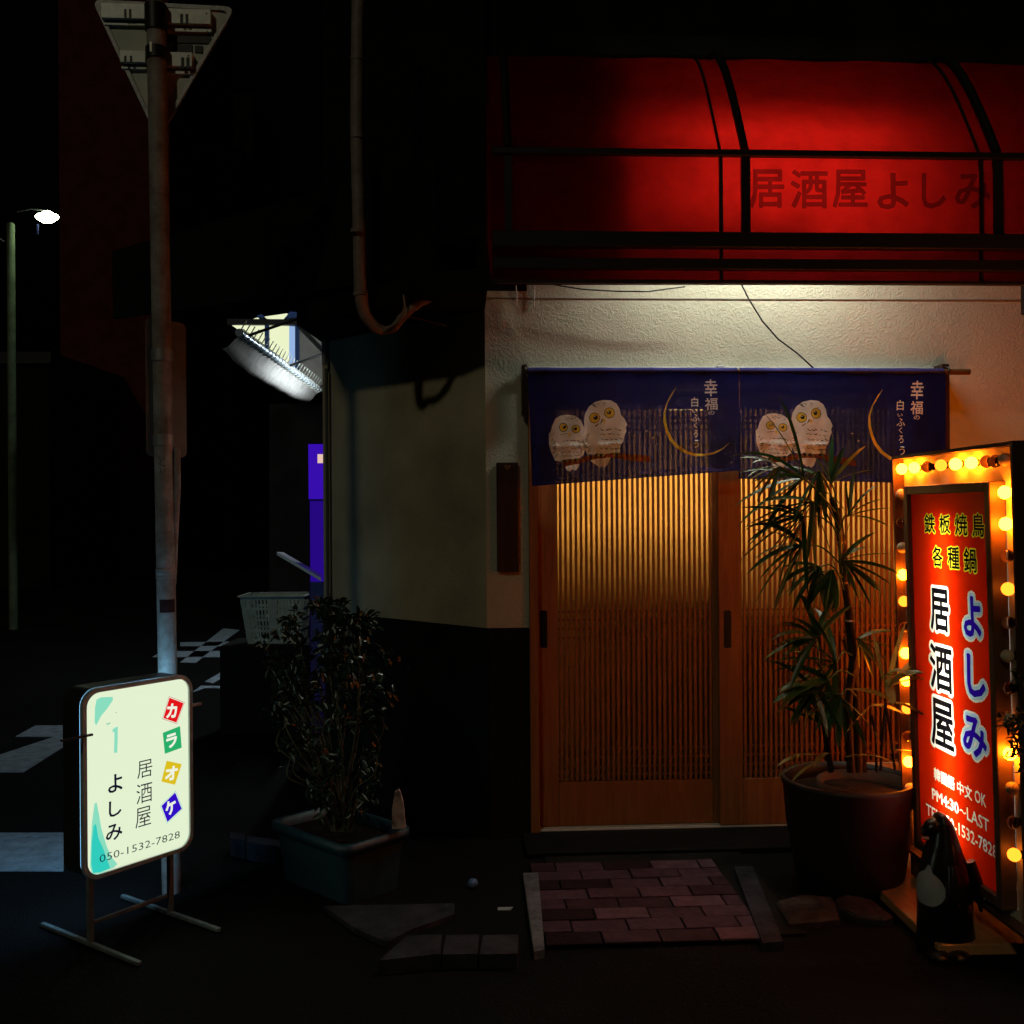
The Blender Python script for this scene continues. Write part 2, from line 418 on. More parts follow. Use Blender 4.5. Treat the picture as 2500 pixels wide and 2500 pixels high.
# eave over the splayed corner
def cp(px, py, off): # sight onto a plane parallel to the splayed wall
    FF = Frame(F.M @ (cn*off), math.atan2(-(F.M.to_3x3() @ cd).y, -(F.M.to_3x3() @ cd).x))
    x, z = FF.hit(px, py); return FF, x, z
zE = (cp(1187, 703, .45)[2]+cp(787, 757, .45)[2])/2
a0 = cn*.45; b0 = cd*(LC+1.6)+cn*.45
e0 = cd*(LC-.36)+cn*.42
MB().prism([(.0, -.45), (a0.x+.02, a0.y+.02), (e0.x, e0.y), (cd.x*LC, cd.y*LC), (.0, .0)], zE, zE+.10, axis='z').build('eave', M_DARK, B)
P8 = [(a0.x+.1, a0.y, 0), (b0.x, b0.y, 1), (b0.x-cn.x*.03, b0.y-cn.y*.03, 1), (a0.x+.1-cn.x*.03, a0.y-cn.y*.03, 0)]
MB().add([(x, y, zE+.101+.19*k) for x, y, k in P8]+[(x, y, zE+.62+.1*k) for x, y, k in P8], [(3, 2, 1, 0), (4, 5, 6, 7), (0, 1, 5, 4), (1, 2, 6, 5), (2, 3, 7, 6), (3, 0, 4, 7)]).build('eave_fascia', M_DARK, B)

# ---- door frame
J1 = fx(1312)
MB().box(DL+.001, J1, -.02, .12, 0.0, ZTOP-.002, b=.003).build('door_jamb', M_WOOD, B)
MB().box(DR-.05, DR-.001, -.02, .12, 0.0, ZTOP-.002, b=.003).build('door_jamb', M_WOOD, B)
MB().box(J1+.001, DR-.051, -.018, .12, ZTOP-.09, ZTOP-.003, b=.003).build('door_lintel', M_WOOD, B)
MB().box(DL, DR, -.035, -.003, fz(906), fz(898), b=.002).build('door_capping', M_WHITEP, B)
MB().box(DL-.04, DR+.04, -.30, .12, -.02, .03, b=.006).build('doorstep', mat('dark_stone', (.007, .007, .0075), .6, var=.4, scale=14, bump=.3), B)
for o in (-.006, .034):
    MB().box(J1+.004, DR-.054, o, o+.006, .0305, .040).build('door_rail', mat('bright_rail', (.85, .87, .85), .35), B)

# ---- sliding lattice doors
slat_w, pitch = .0128, (fx(1740)-fx(1365))/29.6
def leaf(x0, x1, y, side, lx0, lx1, n, label):
    D = thing('sliding_door', label, 'x', None); D.parent = B
    del D['category']; del D['label']; D['label'] = label
    zt, zb = ZTOP-.092, .042
    hz = (fz(1903, 1500), fz(1150))
    gl = fz(1905, 1550, y)
    zg1 = zt-.09
    MB().box(x0, lx0-.006, y, y+.032, zb, zt, b=.002).build('stile', M_WOOD, D)
    MB().box(lx1+.006, x1, y, y+.032, zb, zt, b=.002).build('stile', M_WOOD, D)
    MB().box(lx0-.005, lx1+.005, y+.001, y+.031, zb, gl-.003, b=.002).build('kick_panel', M_WOOD, D)
    MB().box(lx0-.005, lx1+.005, y+.001, y+.031, zg1, zt, b=.002).build('rail', M_WOOD, D)
    sm = MB().box(0, slat_w, 0, .009, gl, zg1-.002, b=.0015).mesh('slat', M_SLAT)
    for i in range(n): inst('slat', sm, D, (lx0+i*pitch+.002, y+.004, 0))
    cb = MB().box(lx0-.004, lx1+.004, 0, .009, 0, .011).mesh('cross_bar', M_SLAT)
    for py in (1022, 1036, 1052, 1496, 1516, 1538, 1560, 1832, 1854, 1876, 1896):
        inst('cross_bar', cb, D, (0, y+.0135, fz(py, 1500, y)))
    MB().box(lx0-.005, lx1+.005, y+.0265, y+.0295, gl-.002, zg1-.001).build('glass_pane', M_FROST, D)
    hx0, hx1 = side; z0, z1 = fz(1582, hx0, y), fz(1490, hx0, y)
    X0, X1 = fx(hx0, 1500, y), fx(hx1, 1500, y); r = .006
    pts = [(X0+r, z0), (X1-r, z0), (X1, z0+r), (X1, z1-r), (X1-r, z1), (X0+r, z1), (X0, z1-r), (X0, z0+r)]
    MB().prism(pts, y-.0015, y+.001).build('finger_pull', M_PULL, D)
    return D
M_FROST = cloth('frosted_glass', (.03, .025, .02), (.80, .62, .36), 0.0, .85)
leaf(J1+.003, fx(1762), .028, (1318, 1336), fx(1365), fx(1738), 30, 'left sliding lattice door, set back behind the other leaf')
leaf(fx(1752), DR-.055, -.012, (1767, 1785), fx(1811), fx(2186), 30, 'right sliding lattice door behind the palm, in front of the other leaf')

# ---- room behind the doors, with its lamp
rm = mat('room_wall', (.20, .14, .08), .8, var=.2, scale=2)
MB().box(-.2+.3, DR+.2, 2.1, 2.2, 0, 2.7).build('room_wall', rm, B)
MB().box(.02, .1, .17, 2.1, 0, 2.7).build('room_wall', rm, B)
MB().box(DR+.2, DR+.3, .17, 2.2, 0, 2.7).build('room_wall', rm, B)
MB().box(.02, DR+.3, .17, 2.2, 2.7, 2.75).build('room_ceiling', rm, B)
MB().box(J1, DR, .30, .32, 0, 1.62).build('counter_screen', M_DWOOD, B)
RL = thing('pendant_lamp', 'round paper lamp hanging inside behind the lattice doors', 'lamp', F.M @ Matrix.Translation((1.10, .62, 1.98)))
MB().sphere((0, 0, 0), .16, 20, 12).build('lamp_shade', glow('room_lamp_glow', (1, .70, .30), 150), RL)
MB().tube([(0, 0, .16), (0, 0, .71)], .004, 6).build('lamp_cord', M_CABLE, RL)

# ================================================================== RED AWNING, lit from inside by one tube
AZ0 = F.hit(1800, 697, -.62)[1]                 # lower edge
YF = -.62
ax = lambda px: F.hit(px, 480, YF)[0]; az = lambda py, px=1900: F.hit(px, py, YF)[1]
XL, XR = ax(1200), ax(2760)
zb_, zt_ = az(590), az(380)
ZW = F.hit(1900, 158, -.02)[1]
A = thing('awning', 'red vinyl shop awning glowing from inside above the doors, dark brush lettering on its front', 'awning', F.M)
M_RED = cloth('red_vinyl', (.14, .002, .0015), (.155, .0022, .0014), 0, .5)
M_REDT = cloth('dark_red_lettering', (.04, .002, .002), (.062, .0012, .001), 0, .5)
pr = Print(); pr.poly([(XL, AZ0), (XR, AZ0), (XR, zt_), (XL, zt_)], 0)
for ch, x0, x1, y0, y1 in (('居', 1830, 1916, 412, 508), ('酒', 1930, 2022, 412, 508), ('屋', 2032, 2118, 412, 508), ('よ', 2140, 2218, 420, 510), ('し', 2248, 2308, 420, 508), ('み', 2328, 2416, 420, 508)):
    pr.text(ch, ax(x0), az(y1), ax(x1), az(y0), 1, off=.022)
M_REDDIM = cloth('red_vinyl_dimmed', (.06, .002, .0015), (.06, .001, .001), 0, .5)  # lower valance band coloured darker to stand in for dimmer light through it
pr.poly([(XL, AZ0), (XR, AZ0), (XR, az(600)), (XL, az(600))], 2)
pr.build('valance', [M_RED, M_REDT, M_REDDIM], A, mp=lambda x, z: (x, YF+.012*sin(x*2.1), z+(.012*sin((x-.2)*1.0) if z < AZ0+.01 else 0)), grid=(XL, XR, AZ0, zt_, 40, 3))
# sloping top with hipped ends
mb = MB(); nx, ny = 40, 10; vs = []
for j in range(ny+1):
    t = j/ny
    y = YF+(-.02-YF)*(t); z = zt_+(ZW-zt_)*math.sin(t*pi/2)**1.0*1.0
    for i in range(nx+1): vs.append((XL+(XR-XL)*i/nx, y, z-.006*sin(i*.9)*(t*(1-t))*4))
mb.add(vs, [(j*(nx+1)+i, j*(nx+1)+i+1, (j+1)*(nx+1)+i+1, (j+1)*(nx+1)+i) for j in range(ny) for i in range(nx)], 0, True)
mb.build('top_sheet', M_RED, A)
for X in (XL, XR):
    pf = [(YF, AZ0), (-.02, AZ0+.34), (-.02, ZW)]+[(YF+(-.02-YF)*t, zt_+(ZW-zt_)*sin(t*pi/2)) for t in (.8, .6, .4, .2, 0)]
    MB().add([(X, y, z) for y, z in pf], [tuple(range(len(pf)))]).build('end_sheet', M_RED, A)
M_PIPE = mat('awning_pipe', (.02, .02, .02), .5, .3)
def hbar(py0, py1, th=.03, y=YF-.004, out=True):
    z0, z1 = az(py1), az(py0)
    MB().box(XL, XR, y-th if out else y+.006, y-.002 if out else y+.006+th, z0, z1, b=.004).build('frame_bar', M_PIPE, A)
hbar(372, 388); hbar(574, 612, .045); hbar(637, 664, .035); hbar(688, 697, .03)
def vbar(px, wd, py0=388, py1=574, top=True, r=None):
    x = ax(px); h = wd/2*4.25/2500
    MB().box(x-h, x+h, YF-.022, YF-.004, az(py1), az(py0)).build('frame_bar', M_PIPE, A)
    pts = [(x, YF+(-.02-YF)*t-.004, zt_+(ZW-zt_)*sin(t*pi/2)+h+.004) for t in (0, .1, .2, .3, .4, .5, .6, .7, .8, .9, 1)]
    MB().tube(pts, h, 8).build('frame_bar', M_PIPE, A)
for px, wd in ((1758, 8), (1818, 22), (2391, 8), (2432, 24), (1240, 18), (1500, 4)): 
    if px != 1500: vbar(px, wd)
for px in (1758, 2391):
    x = ax(px); MB().box(x-.006, x+.006, YF-.02, YF-.004, az(688), az(612)).build('frame_bar', M_PIPE, A)
bp_ = [(-.03, AZ0+.34), (-.53, AZ0+.20), (-.53, zt_-.03)]+[(-.53+.50*t, zt_-.03+(ZW-.10-zt_)*sin(t*pi/2)) for t in (.15, .3, .45, .6, .75, .9, 1)]
nb_ = len(bp_)
MB().add([(ax(1570), y, z) for y, z in bp_]+[(ax(1570)+.012, y, z) for y, z in bp_], [tuple(range(nb_)), tuple(range(2*nb_-1, nb_-1, -1))]+[(k, k+nb_, (k+1) % nb_+nb_, (k+1) % nb_) for k in range(nb_)]).build('light_baffle', M_PIPE, A)  # unseen board added inside the awning to dim its left end
# the tube and its fitting on the wall behind the valance
tx0, tx1, tz, ty = ax(1680), ax(2200), AZ0+.52, -.28
L1 = thing('fluorescent_lamp', 'fluorescent tube fitting hidden inside the red awning', 'lamp', F.M)
MB().tube([(tx0, ty, tz), (tx1, ty, tz)], .016, 12).build('tube', glow('awning_tube_glow', (.93, 1, .86), 125), L1)
MB().box(tx0-.04, tx1+.04, ty-.025, ty+.025, tz+.03, tz+.07).build('housing', M_WHITEP, L1)

# cable hanging from the awning to the noren rail, and a slack cable along its edge
def wire(name, pts, Z, r, label, cat='cable', m=M_CABLE, par=None):
    P = [at(x, y, Z) for x, y in pts]
    o = MB().tube(P, r, 6).build(name, m)
    return tag(o, label, cat)
wire('cable', [(1808, 690), (1828, 730), (1862, 785), (1900, 828), (1946, 862), (1992, 904)], 4.86, .004, 'thin black cable running diagonally down the pale wall above the right curtain')
wire('cable', [(1330, 690), (1365, 697), (1420, 706), (1500, 711), (1580, 712), (1640, 704), (1672, 700)], 4.80, .0035, 'thin black cable drooping along the awning lower edge over the left curtain')
wire('cable', [(1259, 690), (1261, 715), (1262, 748)], 4.85, .003, 'short white cable end hanging down the wall near the plaster corner', m=M_WHITEP)
wire('cable', [(1304, 690), (1305, 720), (1303, 752)], 4.86, .003, 'second short white cable end on the wall, right of the other', m=M_WHITEP)
# bracket at the right edge of the wall
x, z = F.hit(2496, 725)
tag(MB().box(x-.012, x+.05, -.06, -.001, z-.09, z+.06, b=.006).build('wall_bracket', M_BLACK, None), 'small black bracket on the wall at the right end under the awning', 'bracket').matrix_world = F.M

# ================================================================== NOREN, rod and posts
YN = -.13
nf = lambda px, py, off=YN: F.hit(px, py, off)
RD = thing('noren_rod', 'bamboo rod carrying the two blue curtains on wooden side posts', 'curtain rod', F.M)
p0, p1 = nf(1286, 905), nf(2367, 908)
M_BAM = timber('bamboo', (.16, .09, .035), (.09, .045, .018), .4, axis=(1, 12, 12))
pts = [(p0[0]+(p1[0]-p0[0])*t, YN, p0[1]+(p1[1]-p0[1])*t) for t in (0, .14, .141, .142, .36, .361, .362, .6, .601, .602, .83, .831, .832, 1)]
MB().tube(pts, [.0125 if i % 3 != 1 or i == 0 else .0145 for i in range(len(pts))], 12).build('rod', M_BAM, RD)
for (xa, xb, ya, yb) in ((1275, 1289, 888, 1012), (2303, 2324, 887, 1105)):
    x0, z1 = nf(xa, ya); x1, z0 = nf(xb, yb)
    MB().box(x0, x1, YN+.016, -.022, z0, z1, b=.003).build('side_post', M_DWOOD, RD)
    MB().tube([((x0+x1)/2, YN+.03, p0[1]+.02), ((x0+x1)/2, YN-.012, p0[1]+.016), ((x0+x1)/2, YN-.02, p0[1]-.004), ((x0+x1)/2, YN-.005, p0[1]-.02)], .004, 8).build('hook', M_BLACK, RD)
M_NAVY = cloth('noren_navy', (.012, .015, .14), (.035, .05, .34), .014, .45)
M_NOWL = cloth('noren_white', (.90, .88, .86), (.6, .62, .68), .0, .22)
M_NYEL = cloth('noren_yellow', (.85, .62, .08), (.5, .36, .05), .0, .25)
M_NBLK = cloth('noren_black', (.015, .012, .02), (.02, .015, .03), .03, .3)
M_NBRN = cloth('noren_brown', (.16, .028, .014), (.08, .012, .006), .01, .3)
M_NGRY = cloth('noren_lettering', (.85, .87, .95), (.4, .42, .5), .0, .25)
NM = [M_NAVY, M_NOWL, M_NYEL, M_NBLK, M_NBRN, M_NGRY]
def noren(quad, label, ph):
    N = thing('noren_curtain', label, 'curtain', F.M, 'noren curtains over the doors')
    TL, TR, BR, BL = [Vector(nf(*q)) for q in quad]
    W, H = 1600.0, 877.0
    def T(x, y):   # drawing units -> flat cloth coordinates
        s = (x-145)/1600.0; h = 877-120*s; t = (y-143)/h
        return (s*W, (1-t)*H)
    P = Print(); P.poly([(0, 0), (W, 0), (W, H), (0, H)], 0)
    pg = lambda pts, mi: P.poly([T(*p) for p in pts], mi)
    def el(cx, cy, rx, ry, mi, n=18): pg([(cx+rx*cos(2*pi*k/n), cy+ry*sin(2*pi*k/n)) for k in range(n)], mi)
    pg([(398, 860), (405, 885), (420, 903), (437, 908), (455, 890), (470, 899), (485, 899), (500, 880), (515, 850)], 1)
    pg([(590, 820), (640, 858), (665, 877), (682, 868), (700, 880), (725, 858), (750, 800), (620, 806)], 1)
    pg([(555, 560), (552, 520), (560, 470), (590, 415), (640, 378), (700, 363), (760, 367), (800, 392), (822, 430), (832, 480), (860, 510), (878, 550), (866, 575), (872, 600), (855, 640), (848, 680), (825, 712), (820, 765), (760, 778), (640, 780), (575, 775), (560, 740), (550, 690), (545, 640), (552, 600)], 1)
    pg([(285, 620), (300, 600), (310, 560), (335, 505), (370, 482), (430, 474), (490, 485), (530, 520), (552, 570), (545, 640), (558, 740), (545, 780), (520, 805), (450, 828), (370, 832), (330, 825), (300, 760), (285, 700)], 1)
    pg([(380, 830), (420, 815), (520, 808), (570, 790), (640, 785), (760, 768), (830, 768), (900, 780), (980, 782), (1050, 790), (1060, 835), (960, 835), (860, 822), (760, 800), (640, 812), (520, 845), (400, 870)], 4)
    rr = random.Random(5)
    for (cx, cy, r_) in ((395, 572, 34), (490, 584, 33), (632, 500, 41), (745, 462, 41)):
        el(cx, cy, r_, r_, 3); el(cx, cy, r_-5, r_-5, 2); ox = r_*.28 if cx < 600 and cx > 420 else (r_*.3 if cx < 600 else 2)
        el(cx+(8 if cx in (395, 632) else -4), cy-3, r_*.42, r_*.42, 3, 12); el(cx+(2 if cx in (395, 632) else -10), cy-10, r_*.13, r_*.13, 1, 8)
    pg([(430, 620), (441, 608), (452, 622), (440, 643)], 2); pg([(694, 520), (706, 500), (716, 526), (705, 548)], 2)
    pg([(370, 624), (425, 614), (425, 619), (372, 629)], 3); pg([(690, 505), (697, 515), (680, 545), (676, 540)], 3); pg([(632, 560), (665, 540), (667, 545), (640, 567)], 3)
    def tick(x, y, s, a):
        c, d = cos(a), sin(a); s = s*1.9
        pg([(x+c*u-d*v, y+d*u+c*v) for u, v in ((-s, 0), (-s*.3, s*.45), (s*.3, s*.45), (s, 0), (s*.2, s*.1))], 3)
    for row in range(5):
        for k in range(5):
            tick(690+k*34+rr.uniform(-6, 6)-(row % 2)*15, 585+row*36+rr.uniform(-5, 5), rr.uniform(7, 12), rr.uniform(-.2, .5))
            tick(395+k*30+rr.uniform(-6, 6)-(row % 2)*12, 672+row*28+rr.uniform(-4, 4), rr.uniform(5, 9), rr.uniform(-.2, .5))
    for k in range(0, 18, 2):
        tick(570+rr.uniform(0, 50)-k*.5, 625+k*8, rr.uniform(7, 12), rr.uniform(-1.0, -.5))
        tick(305+rr.uniform(0, 38), 665+k*8, rr.uniform(6, 10), rr.uniform(-1.1, -.5))
        tick(rr.uniform(505, 540), 670+k*7, rr.uniform(4, 7), rr.uniform(.6, 1.2))
    for k in range(12): tick(rr.uniform(380, 510), rr.uniform(487, 520), rr.uniform(4, 7), rr.uniform(-.6, .6))
    for k in range(9): tick(rr.uniform(610, 760), rr.uniform(385, 425), rr.uniform(5, 9), rr.uniform(-1, .6))
    for x, y in ((395, 828), (425, 825), (455, 822), (488, 818), (505, 816), (650, 780), (672, 784), (694, 780), (776, 774), (798, 776)): el(x, y, 15, 11, 3, 10)
    pg([(1262, 262), (1220, 318), (1180, 390), (1158, 460), (1156, 530), (1173, 600), (1203, 667), (1255, 727), (1320, 768), (1400, 790), (1480, 789), (1560, 771), (1620, 737), (1672, 685), (1617, 730), (1553, 759), (1480, 773), (1408, 771), (1333, 748), (1273, 710), (1226, 655), (1196, 598), (1178, 535), (1170, 465), (1187, 392), (1226, 325)], 2)
    for ch, x0, y0, x1, y1 in (('幸', 1475, 205, 1575, 335), ('福', 1478, 345, 1575, 440), ('の', 1503, 445, 1552, 476), ('白', 1372, 342, 1425, 415), ('い', 1380, 437, 1420, 460), ('ふ', 1375, 468, 1438, 528), ('く', 1392, 533, 1420, 577), ('ろ', 1393, 590, 1428, 645), ('う', 1395, 665, 1435, 730)):
        a = T(x0, y1); b = T(x1, y0); P.text(ch, a[0], a[1], b[0], b[1], 5, off=.012)
    for x, y in ((1030, 600), (1080, 650), (1682, 840)):
        pg([(x-16, y), (x, y-1.5), (x+16, y), (x, y+1.5)], 5); pg([(x-1.5, y), (x, y-14), (x+1.5, y), (x, y+14)], 5)
    def mp(x, z):
        s, t = x/W, 1-z/H
        top = TL.lerp(TR, s); bot = BL.lerp(BR, s); p = top.lerp(bot, t)
        y = YN-.014 + t*(.010*sin(s*9+ph)+.006*sin(s*23+ph*2)) + .0025*sin(s*60+t*7)*t
        for c in (.5, .25, .75): y -= .004*math.exp(-((s-c)/.004)**2)*t
        y -= .005*math.exp(-((t-.66-.03*s)/.008)**2)
        return (p.x+.004*sin(t*5+ph), y, p.y)
    P.build('cloth', NM, N, mp=mp, grid=(0, W, 0, H, 64, 26))
    # sleeve over the rod
    x0, x1 = TL.x+.004, TR.x-.004
    MB().tube([(x0+(x1-x0)*k/12, YN, (TL.y+(TR.y-TL.y)*k/12)+.002) for k in range(13)], [.0165+.0012*sin(k*2.1) for k in range(13)], 12, caps=False).build('rod_sleeve', mat('sleeve_blue', (.05, .05, .2), .8, var=.3), N)
    return N
noren([(1287, 907), (1801, 907), (1806, 1149), (1301, 1187)], 'left blue curtain over the doors, two white owls and a crescent moon, hem sloping', 0.4)
noren([(1803, 907), (2304, 909), (2302, 1182), (1800, 1169)], 'right blue curtain over the doors, its owls partly hidden by palm leaves', 2.2)
x, z = nf(1770, 893); tag(MB().box(x-.018, x+.018, -.05, -.001, z-.012, z+.014, b=.002).build('tape', mat('tape', (.6, .58, .6), .5)), 'small piece of pale tape on the rail over the left curtain', 'tape').matrix_world = F.M

# wooden plaque
PL = thing('wooden_plaque', 'tall dark wooden board hung on the plaster left of the doors', 'plaque', F.M)
(x0, z1), (x1, z0) = F.hit(1212, 1129, -.03), F.hit(1266, 1395, -.03)
MB().box(x0, x1, -.03, -.003, z0, z1, b=.003).build('board', M_DWOOD, PL)
x, z = F.hit(1239, 1141, -.033)
MB().prism([(x+.015*(16*sin(a)**3)/16, z+.015*(13*cos(a)-5*cos(2*a)-2*cos(3*a)-cos(4*a))/16) for a in [2*pi*k/24 for k in range(24)]][::-1], -.036, -.0305).build('heart_charm', mat('charm', (.35, .2, .1), .5), PL)
MB().sphere((x, -.038, z), .004, 8, 6).build('nail', M_BLACK, PL)

# ================================================================== DOWNPIPES on the splayed corner
M_PVC = mat('pvc_pipe', (.30, .24, .21), .55, var=.3, scale=14)
PP = lambda pts, Z: [at(x, y, Z) for x, y in pts]
DP = thing('downpipe', 'grey plastic downpipe with elbow in front of the splayed corner, above the planted shrub', 'pipe')
MB().tube([at(876, -160, 4.65), at(871, 300, 4.65), at(880, 715, 4.68)], .03, 16).build('pipe', M_PVC, DP)
MB().tube([at(880, 712, 4.68), at(881, 722, 4.68)], .034, 16).build('collar', M_PVC, DP)
for y in (140, 330, 560):
    MB().tube([at(873, y, 4.65), at(873, y+9, 4.65)], .0325, 16).build('collar', M_PVC, DP)
MB().tube(smooth([at(881, 720, 4.68), at(890, 765, 4.7), at(912, 795, 4.72), at(936, 808, 4.75)]), [.031-.0006*k for k in range(16)], 14).build('elbow', M_PVC, DP)
MB().tube(smooth([at(936, 808, 4.75), at(962, 800, 4.70), at(985, 772, 4.66), at(1020, 742, 4.64), at(1060, 722, 4.66), at(1110, 700, 4.74)]), [.018+.0002*k+.0016*sin(k*2.3) for k in range(26)], 12).build('hose', mat('taped_hose', (.33, .25, .2), .8, var=.35, scale=40, bump=.6, bscale=60), DP)
MB().tube(smooth([at(985, 720, 4.6), at(987, 750, 4.6), at(972, 785, 4.65), at(940, 806, 4.7)]), .005, 8).build('cable', M_PVC, DP)
MB().tube(smooth([at(980, 775, 4.85), at(1010, 776, 4.85), at(1050, 786, 4.85), at(1092, 796, 4.85)]), .003, 6).build('cable', M_PVC, DP)
tag(MB().tube(smooth([at(896, 788, 5.2), at(850, 792, 5.4), at(806, 797, 5.62), at(793, 806, 5.66), at(791, 830, 5.66), at(792, 890, 5.66)]), .013, 10).build('conduit', mat('conduit_grey', (.3, .3, .3), .45)), 'thin grey conduit bending round the far edge of the splayed wall', 'conduit')
tag(MB().tube([at(797, 900, 5.66), at(799, 1200, 5.66), at(801, 1540, 5.66)], .009, 8).build('conduit', mat('conduit_dark', (.10, .09, .08), .5)), 'long dark conduit down the far edge of the splayed wall', 'conduit')

# ================================================================== RED LIGHT-BOX SIGN WITH BULBS
sx0 = at(2179, 1250, 4.286); Zn = 3.35
n0 = Vector(((2476-1250)/2500*Zn, Zn, 0)); ang = R(-87.0)
fdir = Vector((-cos(ang), -sin(ang), 0)) # near -> far
G = Frame((n0.x, n0.y, 0), ang, R(1.4))
gx = lambda px, py, off=0: G.hit(px, py, off)
xf = gx(2180, 1250)[0]; xn = gx(2476, 1250)[0]
ztop = (gx(2330, 1094)[1]); 
SG = thing('bulb_sign', 'tall red illuminated sign in a wooden case ringed with round bulbs, right of the doors', 'sign', G.M)
zbt = .16
M_CASE = timber('sign_case', (.10, .045, .02), (.05, .02, .01), .5)
M_TRAY = mat('sign_tray', (.74, .66, .5), .35, var=.12, scale=6)
M_INN = mat('sign_inner_frame', (.11, .06, .03), .45, var=.2, scale=10)
D0, TR_, DB = 0.0, .045, .24
# case sides (rim)
MB().box(xf-.0, xf+.012, D0, DB, zbt, ztop).build('case_side', M_CASE, SG)
MB().box(xn-.014, xn, D0, DB, zbt, ztop).build('case_side', M_CASE, SG)
MB().box(xf+.0125, xn-.0145, D0, DB, ztop-.014, ztop-.001).build('case_top', M_CASE, SG)
MB().box(xf+.0125, xn-.0145, D0, DB, zbt+.001, zbt+.014).build('case_bottom', M_CASE, SG)
MB().box(xf+.0125, xn-.0145, DB-.012, DB-.001, zbt+.0145, ztop-.0145).build('case_back', M_CASE, SG)
# inner light box opening
ixa, ixb = gx(2215, 1500, -.01)[0], gx(2425, 1500, -.01)[0]
iz1 = gx(2320, 1180, -.01)[1]; iz0 = zbt+.05
tr = MB()
for (a, b, c, d) in ((xf+.0125, ixa, zbt+.0145, ztop-.0145), (ixb, xn-.0145, zbt+.0145, ztop-.0145), (ixa, ixb, iz1, ztop-.0145), (ixa, ixb, zbt+.0145, iz0)):
    tr.box(a, b, TR_, TR_+.004, c, d)
tr.build('bulb_tray', M_TRAY, SG)
fw = .035
for (a, b, c, d) in ((ixa, ixa+fw, iz0, iz1), (ixb-fw, ixb, iz0, iz1), (ixa+fw, ixb-fw, iz1-fw, iz1), (ixa+fw, ixb-fw, iz0, iz0+fw)):
    MB().box(a, b, -.012, TR_-.001, c, d, b=.003).build('inner_frame', M_INN, SG)
# lamp house behind the print
MB().box(ixa+.001, ixb-.001, DB-.02, DB-.0125, iz0, iz1).build('reflector', mat('dull_reflector', (.10, .10, .10), .7), SG)
px0, px1, pz0, pz1 = ixa+fw, ixb-fw, iz0+fw, iz1-fw
FR, FW, FK, FY, FB, FC = [film('film_'+n, c) for n, c in (('red', (.80, .022, .001)), ('white', (.9, .9, .8)), ('black', (.004, .004, .006)), ('yellow', (.9, .8, .03)), ('blue', (.03, .005, .5)), ('pale_blue', (.5, .75, .95)))]
P = Print(); P.poly([(px0, pz0), (px1, pz0), (px1, pz1), (px0, pz1)], 0)
def c6(x, y): return gx(2100+x/2.76, 1200+y/2.76)
def c7(x, y): return gx(2100+x/3.865, 1800+y/3.865)
def put(ch, cf, x0, y0, x1, y1, mi, off, ol):
    cx, cy = (x0+x1)/2, (y0+y1)/2
    P.text(ch, cf(x0, cy)[0], cf(cx, y1)[1], cf(x1, cy)[0], cf(cx, y0)[1], mi, off=off, outline=ol)
for a in (('鉄', 425, 150, 497, 282), ('板', 525, 155, 599, 285), ('焼', 630, 152, 714, 298), ('鳥', 746, 148, 828, 306), ('各', 480, 367, 548, 508), ('種', 582, 372, 660, 522), ('鍋', 690, 382, 776, 545)):
    put(a[0], c6, *a[1:], 2, .018, [(.055, 3)])
for a in (('居', 465, 655, 590, 945), ('酒', 463, 1035, 612, 1345), ('屋', 472, 1408, 622, 1735)):
    put(a[0], c6, *a[1:], 2, .02, [(.07, 1)])
for a in (('よ', 688, 705, 808, 985), ('し', 712, 1105, 838, 1392), ('み', 685, 1520, 846, 1792)):
    put(a[0], c6, *a[1:], 4, .03, [(.115, 1), (.07, 5)])
def line(s, xa, ya, xb, yb, hh, off=.02):
    """a line of text between two sighted points of its mid-height"""
    a = c7(xa, ya); b = c7(xb, yb); zc = (a[1]+b[1])/2
    P.text(s, a[0], zc-hh/2, b[0], zc+hh/2, 1, off=off)
line('韓國語', 685, 350, 880, 430, .050, .03)
line('中文', 905, 478, 1045, 525, .050, .02)
line('OK', 1070, 560, 1178, 595, .044, .012)
line('PM4:30', 668, 540, 920, 665, .044, .03)
line('〜', 926, 690, 990, 715, .012, .02)
line('LAST', 997, 735, 1205, 825, .046, .012)
line('TEL', 612, 685, 745, 745, .044, .016)
line('050-1532-7828', 760, 770, 1283, 1085, .046, .014)
P.build('sign_face', [FR, FW, FK, FY, FB, FC], SG, mp=lambda x, z: (x, .004, z))
# fluorescent tubes inside
tbx = gx(2303, 1500)[0]
MB().tube([(tbx, .062, pz0+.03), (tbx, .062, pz1-.12)], .010, 12).build('fluorescent_tube', glow('sign_tube_glow', (1, .93, .75), 30), SG)
tb2 = px0+(tbx-px0)*.12
